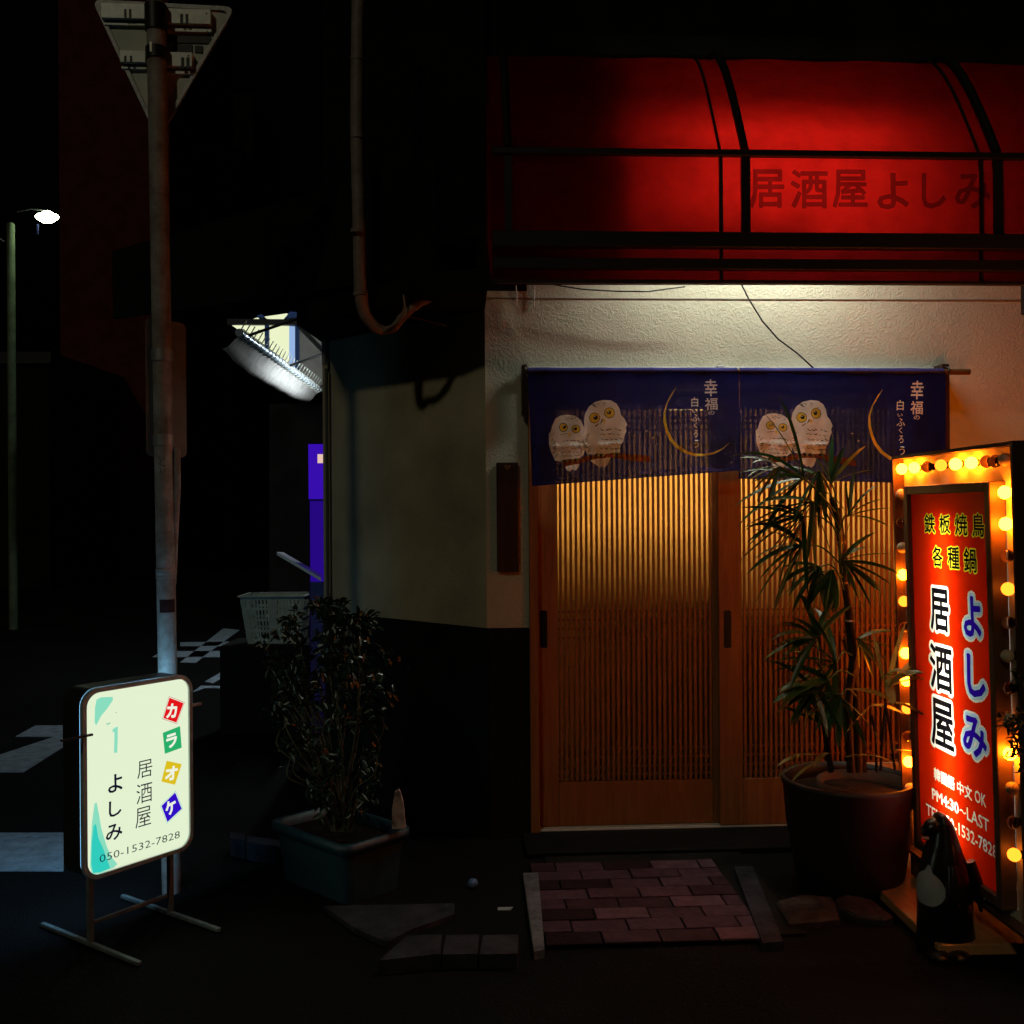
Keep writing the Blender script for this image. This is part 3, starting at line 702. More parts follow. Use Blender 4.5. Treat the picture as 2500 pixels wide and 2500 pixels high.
# bulbs
BW = .022
bm_on = MB().sphere((0, 0, 0), BW, 14, 9).mesh('bulb', glow('bulb_bright', (1, .17, .004), 85))
bm_md = MB().sphere((0, 0, 0), BW, 14, 9).mesh('bulb', glow('bulb_amber', (1, .20, .012), 4.0))
bm_fr = MB().sphere((0, 0, 0), BW, 14, 9).mesh('bulb', mat('bulb_frosted', (.62, .52, .33), .35))
bm_cl = MB().sphere((0, 0, 0), BW, 14, 9).mesh('bulb', mat('bulb_clear', (.8, .5, .35), .03, thin=1.0))
skt = MB().lathe([(.0, -.0), (.013, 0), (.013, .014), (.010, .02)], 12).mesh('bulb_socket', M_BLACK)
BL = [(2202, 1145, 'b'), (2232, 1142, 'b'), (2264, 1140, 'c'), (2297, 1136, 'm'), (2333, 1133, 'b'), (2371, 1130, 'b'), (2408, 1127, 'c'), (2430, 1126, 'k'), (2453, 1122, 'f'),
      (2200, 1207, 'f'), (2202, 1275, 'c'), (2203, 1337, 'f'), (2204, 1403, 'b'), (2207, 1468, 'm'), (2209, 1531, 'c'), (2211, 1595, 'b'), (2213, 1662, 'b'), (2215, 1730, 'm'), (2217, 1798, 'c'), (2219, 1860, 'b'), (2222, 1925, 'f'), (2224, 1990, 'b'),
      (2453, 1202, 'b'), (2456, 1279, 'b'), (2459, 1357, 'c'), (2461, 1438, 'm'), (2462, 1520, 'k'), (2460, 1602, 'f'), (2463, 1680, 'c'), (2466, 1757, 'f'), (2466, 1840, 'b'), (2471, 1925, 'f'), (2473, 2008, 'k'), (2476, 2087, 'm')]
for x, y, t in BL:
    u, v = gx(x, y, TR_-.026)
    u = min(max(u, xf+.012+BW), xn-.016-BW*.6)
    me = {'b': bm_on, 'm': bm_md, 'f': bm_fr, 'c': bm_cl, 'k': bm_cl}[t]
    o = inst('bulb', me, SG, (u, TR_-.026, v), label={'b': 'brightly lit round bulb', 'm': 'amber lit round bulb', 'f': 'unlit frosted bulb', 'c': 'unlit clear bulb', 'k': 'unlit clear bulb'}[t])
    inst('bulb_socket', skt, o, (0, .026, 0), (pi/2, 0, 0))
# the reverse side carries bulbs too and lights the wall behind
BK = MB().sphere((0, 0, 0), BW, 12, 8).mesh('bulb', MATS['bulb_bright'])
for k in range(9):
    inst('bulb', BK, SG, (xf+.06+(xn-xf-.12)*k/8, DB+.024, ztop-.05))
    if k: inst('bulb', BK, SG, (xf+.05, DB+.024, ztop-.05-k*.16))
# feet
for X in (xf+.02, xn-.06):
    MB().box(X, X+.04, .02, .2, .062-.0, zbt-.001).build('foot', M_CASE, SG)

# platform the sign stands on
PTz = .055
a = gnd(2290, 2307, PTz); b = gnd(2119, 2144, PTz)
PT = Matrix.Translation((a.x, a.y, 0)) @ Matrix.Rotation(math.atan2(-(b.x-a.x), b.y-a.y), 4, 'Z')
LN = (b-a).length
M_PLY = mat('varnished_board', (.66, .33, .13), .24, col2=(.50, .22, .08), scale=5, stretch=(12, 1, 12), clear=.4)
PF = thing('base_board', 'low varnished wooden board on the ground under the red bulb sign', 'board', PT)
MB().box(0, .95, 0, LN+.55, .015, PTz, b=.004).build('board', M_PLY, PF)
for y in (.08, LN*.6): MB().box(.05, .9, y, y+.05, 0, .0145).build('batten', M_DWOOD, PF)

# ================================================================== PENGUIN STATUE
pb = gnd(2312, 2318, 0)
PG = thing('penguin_statue', 'black penguin statue with pale belly standing in front of the red bulb sign', 'statue', Matrix.Translation((pb.x, pb.y, 0)) @ Matrix.Rotation(R(0), 4, 'Z') @ Matrix.Scale(1.0, 4))
M_PBK = mat('glazed_black', (.010, .009, .010), .3, clear=.25, var=.3, scale=8)
M_PWH = mat('glazed_white', (.42, .43, .44), .45, var=.15, scale=12)
s_ = 3.52/2500   # metres per sighted unit there
def pgx(px): return (px-2312)*s_
def pgz(py): return (2318-py)*s_
prof = [(2320, 2238, 2388, .085), (2300, 2236, 2384, .085), (2270, 2240, 2378, .085), (2230, 2241, 2374, .088), (2190, 2241, 2373, .09), (2150, 2243, 2370, .09), (2110, 2251, 2362, .085), (2080, 2258, 2352, .078), (2050, 2268, 2342, .068), (2025, 2274, 2334, .058), (2005, 2277, 2327, .05), (1990, 2281, 2316, .042), (1980, 2287, 2308, .03), (1975, 2294, 2301, .012)]
mb = MB(); seg = 56; vs = []
P4 = smooth([Vector(p[:3]) for p in prof], 8); RY = smooth([Vector((p[3], 0, 0)) for p in prof], 8)
for p, ry in zip(P4, RY):
    py, xa, xb = p; cx = (pgx(xa)+pgx(xb))/2; rx = (pgx(xb)-pgx(xa))/2
    for k in range(seg): a_ = 2*pi*k/seg; vs.append((cx+rx*cos(a_), ry.x*sin(a_), max(pgz(py), 0)))
for i in range(len(P4)-1):
    for k in range(seg):
        am = 2*pi*(k+.5)/seg; py = (P4[i].x+P4[i+1].x)/2
        dd = (am-R(212)+pi) % (2*pi)-pi
        wd_ = R(36)*math.sqrt(max(0, 1-((py-2158)/38.0)**2))
        if 2095 < py < 2140: wd_ = max(wd_, R(8+18*(py-2095)/45))
        mb.f.append((i*seg+k, i*seg+(k+1) % seg, (i+1)*seg+(k+1) % seg, (i+1)*seg+k)); mb.m.append(0); mb.sm.append(True)
mb.v = vs; mb.f.append(tuple(range((len(P4)-1)*seg, len(P4)*seg))); mb.m.append(0); mb.sm.append(True)
body = mb.build('body', [M_PBK, M_PWH], PG)
mb = MB(); vs = []; rows_ = [(p, r) for p, r in zip(P4, RY) if 2098 < p.x < 2200]
for p, ry in rows_:
    py, xa, xb = p; cx = (pgx(xa)+pgx(xb))/2; rx = (pgx(xb)-pgx(xa))/2
    w_ = max(R(44)*math.sqrt(max(.001, 1-((py-2156)/42.0)**2)), R(4+20*(py-2098)/40) if py < 2138 else 0)
    for k in range(13): a_ = R(206)+w_*(k/6-1); vs.append((cx+(rx+.0012)*cos(a_), (ry.x+.0012)*sin(a_), pgz(py)))
mb.add(vs, [(i*13+k, i*13+k+1, (i+1)*13+k+1, (i+1)*13+k) for i in range(len(rows_)-1) for k in range(12)], 0, True)
mb.build('belly_patch', M_PWH, PG)
MB().tube([(pgx(2288), 0, pgz(2010)), (pgx(2270), -.01, pgz(2012)), (pgx(2258), -.012, pgz(2018)), (pgx(2250), -.012, pgz(2030))], [.034, .03, .02, .007], 14).build('beak', M_PBK, PG)
MB().tube([(pgx(2262), -.02, pgz(2036)), (pgx(2246), -.016, pgz(2034))], [.006, .003], 8).build('beak_tip', M_PWH, PG)
MB().sphere((pgx(2302), -.047, pgz(1999)), .006, 10, 6).build('eye', mat('glass_eye', (.02, .02, .02), .05), PG)
MB().tube([(pgx(2300), -.088, pgz(2090)), (pgx(2298), -.105, pgz(2140)), (pgx(2292), -.108, pgz(2190)), (pgx(2286), -.1, pgz(2225))], [.018, .026, .022, .006], 12).build('flipper', M_PBK, PG)
MB().tube([(pgx(2362), -.03, pgz(2090)), (pgx(2382), -.03, pgz(2150)), (pgx(2388), -.03, pgz(2215))], [.016, .02, .006], 12).build('flipper', M_PBK, PG)
for dx in (-.035, .03): MB().sphere((dx-.03, -.085, .018), .045, 12, 8, sc=(.9, 1.2, .4)).build('foot', M_PBK, PG)

# ================================================================== PALM IN ITS POT
pc = Vector(((2066-1250)/2500*4.22, 4.22, 0)); PR = (2228-2066)/2500*4.15
zr = CAMH-(1895-1250+8)*4.22/2500
PO = thing('planter_pot', 'large dark round pot holding the palm beside the red bulb sign', 'pot', Matrix.Translation(pc))
M_POT = mat('dark_glaze', (.010, .004, .0035), .57, var=.3, scale=6)
MB().lathe([(.0, .0), (PR*.72, 0), (PR*.80, .05), (PR*.93, zr*.6), (PR*.97, zr-.04), (PR*1.0, zr-.02), (PR*1.0, zr), (PR*.95, zr+.003), (PR*.93, zr-.03), (PR*.90, zr-.09)], 48).build('pot_wall', M_POT, PO)
MB().lathe([(PR*.90, zr-.06), (PR*.5, zr-.045), (0, zr-.04)], 32).build('soil', mat('soil', (.015, .01, .007), .95, var=.5, scale=30, bump=1, bscale=50), PO)
MB().lathe([(PR*.62, zr-.05), (PR*.68, zr-.005), (PR*.72, zr-.003), (PR*.7, zr-.06)], 32, c=(.07, .0, -.012)).build('inner_pot_rim', mat('terracotta_pale', (.07, .04, .027), .6), PO)
zp = F.hit(2100, 1870, -.25)
tag(MB().box(fx(2005, 1870, -.2), fx(2192, 1870, -.2), -.21, -.19, F.hit(2100, 1884, -.2)[1], F.hit(2100, 1863, -.2)[1]).build('grained_plank', mat('wood_grain_plank', (.75, .6, .42), .5, col2=(.22, .12, .06), scale=6, stretch=(1, 5, 5), distort=3)), 'pale swirly grained plank lying behind the palm pot', 'plank').matrix_world = F.M

M_LEAF = mat('palm_leaf', (.022, .075, .018), .36, var=.45, scale=6, trans=.12)
M_LEAF2 = mat('broad_leaf', (.19, .23, .07), .42, var=.4, scale=9, trans=.15)
M_STEM = mat('palm_stem', (.035, .022, .014), .7, var=.5, scale=18, bump=.6, bscale=40)
M_NODE = mat('stem_node', (.40, .26, .18), .7, var=.3)
def blade(mb, p, d, L, wd, droop=.35, n=6, tw=0.0, mi=0):
    d = d.normalized(); up = Vector((0, 0, 1)); side = d.cross(up)
    if side.length < .1: side = Vector((1, 0, 0))
    side = (Matrix.Rotation(tw, 3, d) @ side.normalized())
    vs = []; q = Vector(p)
    for i in range(n+1):
        t = i/n; ww = wd*(max(0, sin(pi*(t*.86+.09)))**.65)*(1 if i < n else .15)
        dd = (d+Vector((0, 0, -droop*t*1.6))).normalized()
        if i: q = q+dd*(L/n)
        nm = side.cross(dd).normalized()
        vs += [q-side*ww*.5+nm*ww*.12, q-nm*ww*.04, q+side*ww*.5+nm*ww*.12]
    fs = [(i*3+k, i*3+k+1, i*3+k+4, i*3+k+3) for i in range(n) for k in (0, 1)]
    mb.add(vs, fs, mi, True)
PM = thing('palm', 'tall dark fan palm with drooping fingered leaves in front of the right door', 'palm', Matrix.Translation((pc.x, pc.y, zr-.05)))
O_ = Vector((pc.x, pc.y, zr-.05))
def pl(px, py, Z): return at(px, py, Z)-O_
stems = [[(2078, 1885), (2070, 1740), (2082, 1600), (2072, 1490), (2058, 1400), (2050, 1300), (2032, 1215)], [(2096, 1885), (2090, 1700), (2076, 1560), (2068, 1450), (2060, 1360), (2046, 1240)], [(2030, 1885), (2016, 1800), (2004, 1700), (2002, 1600), (1996, 1520)], [(2110, 1885), (2100, 1760), (2092, 1650), (2060, 1560)]]
for si, st in enumerate(stems):
    Zs = 4.18+.05*si
    pts = smooth([pl(x, y, Zs) for x, y in st], 4); k = len(pts)
    so = MB().tube(pts, [(.017 if si < 2 else .012)*(1-.3*i/k) for i in range(k)], 10).build('stem', M_STEM, PM)
    for i in range(3, k-2, 4):
        MB().tube([pts[i]-Vector((0, 0, .004)), pts[i]+Vector((0, 0, .004))], (.0185 if si < 2 else .0135), 10).build('stem_node', M_NODE if si < 2 and i > k*.4 else M_STEM, so)
rl = random.Random(11)
def fan(base, hub, Z, az0, n, L, wd, spread=150, droop=.4, m=None, yb=0.0):
    """base, hub: where the stalk starts and where the leaflets part; az0: middle direction in the picture plane, degrees"""
    b = pl(*base, Z); h = pl(*hub, Z-.04+yb); mb = MB()
    mb.tube(smooth([b, (b+h)/2+Vector((0, 0, .03)), h], 4), .0035, 6)
    for i in range(n):
        a = R(az0+(i/(n-1)-.5)*spread+rl.uniform(-5, 5)); dep = rl.uniform(-.5, .35)
        blade(mb, h, Vector((cos(a), dep, sin(a))), L*rl.uniform(.72, 1.05), wd*rl.uniform(.85, 1.5), droop*rl.uniform(.6, 1.3), tw=rl.uniform(-.9, .9))
    return mb.build('palm_leaf', m or M_LEAF, PM)
for a in (((2050, 1290), (1962, 1168), 4.12, 165, 9, .34, .022, 130, .45), ((2040, 1250), (1905, 1140), 4.02, 190, 7, .17, .018, 110, .5),
          ((2048, 1270), (2030, 1180), 4.16, 95, 8, .22, .021, 120, .3), ((2050, 1300), (1960, 1262), 4.1, 205, 10, .33, .02, 130, .45),
          ((2050, 1320), (1985, 1225), 4.05, 225, 9, .33, .02, 120, .4), ((2055, 1380), (1960, 1330), 4.1, 195, 9, .30, .02, 130, .5),
          ((2055, 1400), (2052, 1370), 4.12, 20, 9, .20, .018, 150, .3), ((2056, 1410), (2000, 1385), 4.14, 215, 8, .25, .022, 120, .5),
          ((2060, 1430), (2062, 1372), 4.1, 320, 6, .22, .016, 100, .3), ((2060, 1440), (2030, 1392), 4.12, 240, 6, .18, .026, 90, .35),
          ((2050, 1300), (2072, 1260), 4.1, 60, 7, .20, .018, 120, .3), ((2040, 1250), (2000, 1150), 4.08, 250, 8, .25, .02, 110, .35),
          ((2000, 1620), (1996, 1555), 4.14, 135, 8, .22, .022, 150, .35), ((2000, 1620), (1990, 1560), 4.1, 190, 8, .24, .02, 120, .5),
          ((2080, 1600), (2040, 1620), 4.16, 180, 9, .27, .026, 180, .45), ((2085, 1650), (2020, 1660), 4.12, 200, 9, .24, .028, 170, .5),
          ((2000, 1700), (1985, 1680), 4.1, 220, 9, .22, .026, 180, .45), ((2090, 1700), (2050, 1700), 4.1, 240, 9, .24, .022, 170, .45),
          ((2082, 1600), (2095, 1560), 4.2, 330, 6, .16, .02, 120, .5), ((2016, 1800), (2005, 1770), 4.2, 100, 6, .18, .03, 90, .2)):
    fan(*a)
for base, d, L, wd in (((2010, 1850), (-1, -.5, .55), .24, .03), ((1990, 1865), (-.9, -.3, -.15), .13, .022), ((2030, 1840), (-.4, -.5, .25), .18, .026), ((2060, 1850), (.8, -.3, .4), .2, .022), ((2010, 1860), (-1, -.2, .2), .22, .012)):
    mb = MB(); blade(mb, pl(*base, 4.05), Vector(d), L, wd, .5); mb.build('palm_leaf', M_LEAF2, PM)

BP = thing('broad_leaf_plant', 'small plant with broad olive leaves growing in the pot between palm and red sign', 'plant', Matrix.Translation((pc.x+.1, pc.y, zr-.05)))
O_ = Vector((pc.x+.1, pc.y, zr-.05))
hubs = [((2150, 1880), (2158, 1760), (2163, 1715), 4.05), ((2185, 1880), (2172, 1780), (2160, 1705), 4.08), ((2140, 1885), (2138, 1800), (2128, 1745), 4.1)]
for b, mm, h, Z in hubs:
    MB().tube(smooth([pl(*b, Z), pl(*mm, Z), pl(*h, Z)], 5), .0055, 8).build('stem', M_STEM, BP)
for hub, Z, dx, dz, dy, L, wd, dr in (
        ((2163, 1712), 4.05, 1, .05, -.4, .16, .040, .55), ((2163, 1705), 4.05, -1, .55, -.1, .14, .032, .3), ((2163, 1660), 4.02, .12, -1, -.4, .085, .038, .1),
        ((2163, 1690), 4.06, .3, 1, .1, .24, .018, .1), ((2163, 1690), 4.06, .75, 1, 0, .22, .022, .25), ((2163, 1680), 4.04, 1, .6, -.2, .20, .02, .4), ((2163, 1680), 4.04, .9, .9, -.3, .2, .024, .5),
        ((2155, 1660), 4.05, -.15, 1, .1, .17, .016, .1), ((2160, 1650), 4.03, 1.1, .35, -.2, .18, .010, .6), ((2155, 1650), 4.03, 1, .2, -.4, .16, .012, .3), ((2168, 1680), 4.0, .5, .8, -.3, .13, .028, .5),
        ((2128, 1722), 4.08, -1, -.75, -.2, .13, .026, .2), ((2130, 1722), 4.08, 1, .05, -.3, .105, .026, .35), ((2172, 1832), 4.1, 1, .1, -.2, .09, .014, .1), ((2150, 1640), 4.1, -.5, 1, .2, .12, .02, .3), ((2158, 1655), 4.02, .5, 1, -.5, .10, .03, .8)):
    mb = MB(); blade(mb, pl(*hub, Z), Vector((dx, dy, dz)), L*1.2, wd*1.55, dr, 7, tw=rl.uniform(-.5, .5)); mb.build('leaf', M_LEAF2, BP)

# ---- leafy sprig at the right edge, in front of the sign
O_ = at(2560, 1900, 3.0)
MP = thing('shrub_sprig', 'dark branch with small jagged leaves at the right edge in front of the bulbs', 'branch', Matrix.Translation(O_))
for st in ([(2570, 1900), (2530, 1820), (2500, 1770), (2462, 1752)], [(2560, 1900), (2520, 1800), (2490, 1700), (2480, 1650)], [(2540, 1850), (2500, 1830), (2478, 1845)]):
    MB().tube(smooth([pl(x, y, 3.0) for x, y in st], 4), .003, 6).build('twig', M_STEM, MP)
mb = MB()
for (cx, cy, r_, n) in ((2468, 1765, 24, 14), (2490, 1780, 26, 16), (2490, 1650, 16, 7), (2485, 1815, 22, 12), (2470, 1842, 10, 5), (2530, 1760, 50, 30), (2450, 1765, 10, 3), (2520, 1850, 40, 20)):
    for k in range(n):
        p = pl(cx+rl.uniform(-r_, r_), cy+rl.uniform(-r_, r_), 3.0+rl.uniform(-.05, .05))
        for q in range(3):
            a = rl.uniform(0, 6.28); blade(mb, p, Vector((cos(a), rl.uniform(-.3, .3), sin(a))), rl.uniform(.014, .026), .009, .2, 3, tw=rl.uniform(-1, 1))
mb.build('foliage', mat('maple_leaf', (.03, .045, .015), .5, var=.4), MP, kind='stuff')

# ================================================================== TROUGH WITH SHRUB
tc_ = Vector((-.66, 4.0, 0)); ta = Vector((-.98, 4.40, 0)); tb = Vector((-.516+.12, 4.2+.08, 0))
tang = math.atan2(tb.y-tc_.y, tb.x-tc_.x)
TM = Matrix.Translation(tc_) @ Matrix.Rotation(tang, 4, 'Z')
TW = .34; TLn = .52; TH = .245
TG = thing('planter_trough', 'blue grey plastic planter trough with a bushy shrub on the kerb', 'planter', TM)
M_TRO = mat('blue_plastic', (.016, .05, .075), .45, var=.2, scale=9)
def rrect(x0, x1, y0, y1, r, n=5):
    o = []
    for cx, cy, a in ((x1-r, y0+r, -90), (x1-r, y1-r, 0), (x0+r, y1-r, 90), (x0+r, y0+r, 180)):
        for k in range(n+1): o.append((cx+r*cos(R(a+90*k/n)), cy+r*sin(R(a+90*k/n))))
    return o
def rings(mb, rs, close=True, mi=0):
    n = len(rs[0]); vs = [p for r_ in rs for p in r_]
    mb.add(vs, [(i*n+k, i*n+(k+1) % n, (i+1)*n+(k+1) % n, (i+1)*n+k) for i in range(len(rs)-1) for k in range(n)], mi, True)
def ring(g, z): return [(x, y, z) for x, y in rrect(-g, TW+g, -g, TLn+g, .045)]
mb = MB(); rings(mb, [ring(-.03, 0), ring(-.012, TH-.045), ring(-.012, TH-.044), ring(.006, TH-.042), ring(.008, TH), ring(-.014, TH), ring(-.018, TH-.05)])
mb.build('trough_wall', M_TRO, TG)
mb = MB(); mb.add(ring(-.016, TH-.04), [tuple(range(24))]); mb.build('soil', MATS['soil'], TG)
O_ = at(830, 2000, 4.2)
SH = thing('shrub', 'dark bushy shrub with small glossy leaves in the blue grey trough', 'shrub', Matrix.Translation(O_))
M_SL = mat('glossy_leaf', (.009, .024, .013), .28, var=.5, scale=20)
M_TWG = mat('pale_twig', (.085, .09, .065), .6, var=.3)
rs = random.Random(3)
def outline(y):   # half-open silhouette of the crown
    k = [(1465, 760, 860), (1500, 700, 920), (1560, 640, 950), (1640, 640, 990), (1720, 630, 965), (1800, 650, 940), (1880, 690, 930), (1950, 740, 920), (2010, 790, 880)]
    for a, b in zip(k, k[1:]):
        if a[0] <= y <= b[0]:
            t = (y-a[0])/(b[0]-a[0]); return a[1]+(b[1]-a[1])*t, a[2]+(b[2]-a[2])*t
    return (800, 850)
for i in range(34):
    y1 = rs.uniform(1500, 1900); lo, hi = outline(y1); x1 = rs.uniform(lo+10, hi-10); Z1 = 4.2+rs.uniform(-.25, .25)
    p = [pl(rs.uniform(810, 860), 2030, 4.2), pl(830+(x1-830)*.4+rs.uniform(-20, 20), 2010+(y1-2010)*.45, 4.2+(Z1-4.2)*.5), pl(x1+rs.uniform(-15, 15), y1+50, Z1), pl(x1, y1, Z1)]
    p = smooth(p, 4); MB().tube(p, [.006*(1-.75*j/len(p)) for j in range(len(p))], 5).build('branch', M_TWG, SH)
mb = MB()
for i in range(3000):
    y = rs.uniform(1465, 2005) if rs.random() < .8 else rs.uniform(1470, 1650); lo, hi = outline(y)
    if rs.random() < (y-1750)/420: continue
    cx = (lo+hi)/2; u = rs.uniform(-1, 1); x = cx+u*(hi-lo)/2*rs.uniform(.75, 1.05)
    n_ = noise.noise(Vector((x*.018, y*.018, 3)))
    if n_ < -.12: continue
    p = pl(x, y, 4.2+rs.uniform(-.3, .3)*math.sqrt(max(.05, 1-u*u)))
    a = rs.uniform(0, 6.28); d = Vector((cos(a), rs.uniform(-.8, .6), sin(a)))
    blade(mb, p, d, rs.uniform(.025, .045), rs.uniform(.013, .021), .3, 3, tw=rs.uniform(-1.4, 1.4))
mb.build('foliage', M_SL, SH, kind='stuff')
o = MB().prism([(0, 0), (.055, 0), (.045, .11), (.03, .16), (.012, .15), (0, .08)], -.012, .012).build('stone_slab', mat('pinkish_stone', (.45, .34, .31), .85, var=.4, scale=30, bump=.6, bscale=40))
o.matrix_world = Matrix.Translation(at(958, 2022, 4.18)); tag(o, 'small pinkish broken slab standing upright at the right of the trough', 'slab')

# ================================================================== PAVING before the doors
PV = bpy.data.objects.new('paving', None); COL.objects.link(PV); PV.matrix_world = F.M; PV['kind'] = 'structure'
base = MB().box(.12+.123-.0, 1.12, -1.20, -.305, .0, .012).build('bedding', M_DARK, PV)
bc = [mat('paver_%d' % i, c, .8, var=.3, scale=20, bump=.5, bscale=60) for i, c in enumerate([(.085, .045, .062), (.065, .033, .046), (.12, .065, .085), (.022, .011, .014), (.045, .022, .028)])]
def fg(px, py): p = F.I @ gnd(px, py); return p
q0, q1 = fg(1335, 2320), fg(1888, 2304); q2 = fg(1335, 2118)
PX0, PX1, PY0, PY1 = q0.x, q1.x-.01, q0.y, q2.y
rows = 8; rh = (PY1-PY0)/rows; rb = random.Random(21)
pm = {}
for r_ in range(rows):
    x = PX0-(.1 if r_ % 2 else 0)
    while x < PX1:
        xa, xb = max(x, PX0), min(x+.205, PX1); x += .208
        if xb-xa < .03: continue
        h = .020+rb.uniform(-.002, .003)
        MB().box(xa, xb-.004, PY0+r_*rh+.002, PY0+(r_+1)*rh-.002, .0125, h, b=.0015).build('paving_brick', rb.choices(bc, (3, 4, 2, 2, 3))[0], PV)
M_KRB = mat('kerb_concrete', (.13, .13, .145), .85, var=.5, scale=16, bump=.7, bscale=40)
M_KRB2 = mat('old_concrete', (.035, .035, .045), .9, var=.5, scale=8, bump=.7, bscale=40)
def slab(pts, h, name='kerb_stone', m=M_KRB, z0=0.0):
    P_ = [gnd(x, y, h) for x, y in pts]
    mb = MB(); mb.prism([(p.x, p.y) for p in P_], z0, h, axis='z'); return mb.build(name, m, None, kind='structure')
slab([(1277, 2131), (1314, 2130), (1330, 2318), (1304, 2323)], .03)
slab([(1792, 2116), (1838, 2115), (1912, 2298), (1862, 2302)], .03, m=M_KRB2)
for a, b in ((985, 1075), (1080, 1165), (1170, 1262)): slab([(a-60, 2345) if a == 985 else (a, 2330), (a+10, 2283), (b+4, 2281), (b, 2328)], .05, m=M_KRB2)
slab([(790, 2212), (1110, 2205), (1110, 2232), (1000, 2270), (945, 2300), (870, 2268)], .02, 'pavement', M_KRB2)
for a, b, y in ((562, 598, 2030), (602, 700, 2040), (704, 800, 2058)): slab([(a, y), (b, y+(b-a)*.14), (b, y+(b-a)*.14+17), (a, y+16)], .08, m=M_KRB2)
# stepping stones
for i, (pts, lb) in enumerate((([(1895, 2200), (1960, 2180), (2035, 2190), (2050, 2240), (1990, 2248), (1925, 2250)], 'rough flat stepping stone beside the brick paving'), ([(2035, 2195), (2070, 2182), (2130, 2195), (2180, 2235), (2160, 2243), (2090, 2236), (2045, 2215)], 'rough flat stepping stone next to the varnished board'))):
    P_ = [gnd(x, y, .03) for x, y in pts]; c = sum(P_, Vector())/len(P_)
    mb = MB(); n = len(P_); ins = [c+(p-c)*.9 for p in P_]
    mb.add([(p.x-c.x, p.y-c.y, 0) for p in P_]+[(p.x-c.x, p.y-c.y, .022) for p in P_]+[(p.x-c.x, p.y-c.y, .032+random.uniform(-.003, .003)) for p in ins],
           [(k, (k+1) % n, (k+1) % n+n, k+n) for k in range(n)]+[(k+n, (k+1) % n+n, (k+1) % n+2*n, k+2*n) for k in range(n)]+[tuple(range(2*n, 3*n))])
    o = mb.build('stepping_stone', mat('rough_stone', (.05, .04, .036), .9, var=.5, scale=14, bump=1, bscale=30)); o.location = (c.x, c.y, 0); tag(o, lb, 'stone', 'stepping stones')
o = MB().prism([(0, 0), (.05, .0), (.06, .03), (.0, .028)], 0, .004, axis='z').build('paper_scrap', mat('paper', (.35, .42, .42), .8)); p = gnd(1215, 2225, .0); o.location = p+Vector((0, 0, .002)); tag(o, 'crumpled pale scrap of paper on the pavement left of the brick paving', 'litter')
o = MB().sphere((0, 0, .02), .022, 12, 8, sc=(1, 1, .9)).build('pebble', mat('blue_pebble', (.12, .2, .4), .3)); o.location = gnd(1155, 2168, 0); tag(o, 'small bluish round object by the wall foot left of the doors', 'ornament')

# ================================================================== LEFT LIGHT-BOX SIGN
lp, rp_ = Vector((-1.512, 3.6, 0)), Vector((-1.252, 3.97, 0))
H = Frame(lp, math.atan2(rp_.y-lp.y, rp_.x-lp.x))
hx = lambda px, py, off=0: H.hit(px, py, off)
def c8(x, y): return hx(200+x/3.45, 1640+y/3.45)
W8 = (rp_-lp).length
LS = thing('standing_sign', 'glowing cream light-box sign with coloured katakana tiles on a metal stand by the pole', 'sign', H.M)
tl = hx(203, 1692); brr = hx(465, 2062); tr8 = hx(467, 1652); bl8 = hx(200, 2150)
X0, X1 = (hx(208, 1900)[0]), (hx(462, 1850)[0])
Z0, Z1 = (bl8[1]+brr[1])/2, (tl[1]+tr8[1])/2
def rr2(x0, x1, z0, z1, r, n=7):
    o = []
    for cx, cz, a in ((x1-r, z0+r, -90), (x1-r, z1-r, 0), (x0+r, z1-r, 90), (x0+r, z0+r, 180)):
        for k in range(n+1): o.append((cx+r*cos(R(a+90*k/n)), cz+r*sin(R(a+90*k/n))))
    return o
M_SFR = mat('sign_steel', (.50, .58, .60), .4, .1, var=.2, scale=10)
TH8 = .11
outer, inner = rr2(X0-.012, X1+.012, Z0-.012, Z1+.012, .062), rr2(X0+.003, X1-.003, Z0+.003, Z1-.003, .05)
mb = MB(); n = len(outer); rgs = [[(x, y, z) for x, z in pp] for pp, y in ((inner, .004), (inner, -.008), (outer, -.008), (outer, TH8+.008), (inner, TH8+.008), (inner, TH8-.004))]
rings(mb, rgs[:3]+[[(x, .012, z) for x, z in outer]]); mb.sm = [False]*len(mb.f); mb.build('rim', M_SFR, LS)
mb = MB(); rings(mb, [[(x, .0125, z) for x, z in outer]]+rgs[3:]); mb.sm = [False]*len(mb.f); mb.build('case', mat('dark_case', (.03, .032, .035), .4), LS)  # case sides coloured dark to stand in for the shade on them
CR = (.77, .88, .63)
LM = [glow('box_'+n_, c, s8) for n_, c, s8 in (('cream', CR, 1.0), ('red', (.75, .008, .01), 1), ('green', (.02, .42, .14), 1), ('yellow', (.72, .52, .01), 1), ('blue', (.03, .004, .55), 1), ('white', (.85, .9, .75), 1), ('black', (.006, .005, .02), 1), ('aqua', (.25, .72, .52), 1), ('teal', (.03, .60, .50), 1), ('redline', (.5, .01, .05), 1))]
P = Print(); P.poly(rr2(X0+.002, X1-.002, Z0+.002, Z1-.002, .051), 0)
C = lambda pts, mi: P.poly([c8(*p) for p in pts], mi)
C([(125, 235), (165, 215), (262, 212), (262, 240), (215, 310), (165, 370), (120, 455), (108, 420), (112, 300)], 7)
C([(258, 488), (285, 468), (304, 462), (302, 600), (298, 682), (272, 682), (276, 505), (262, 515)], 7)
C([(210, 440), (238, 426), (240, 436), (215, 452)], 7)
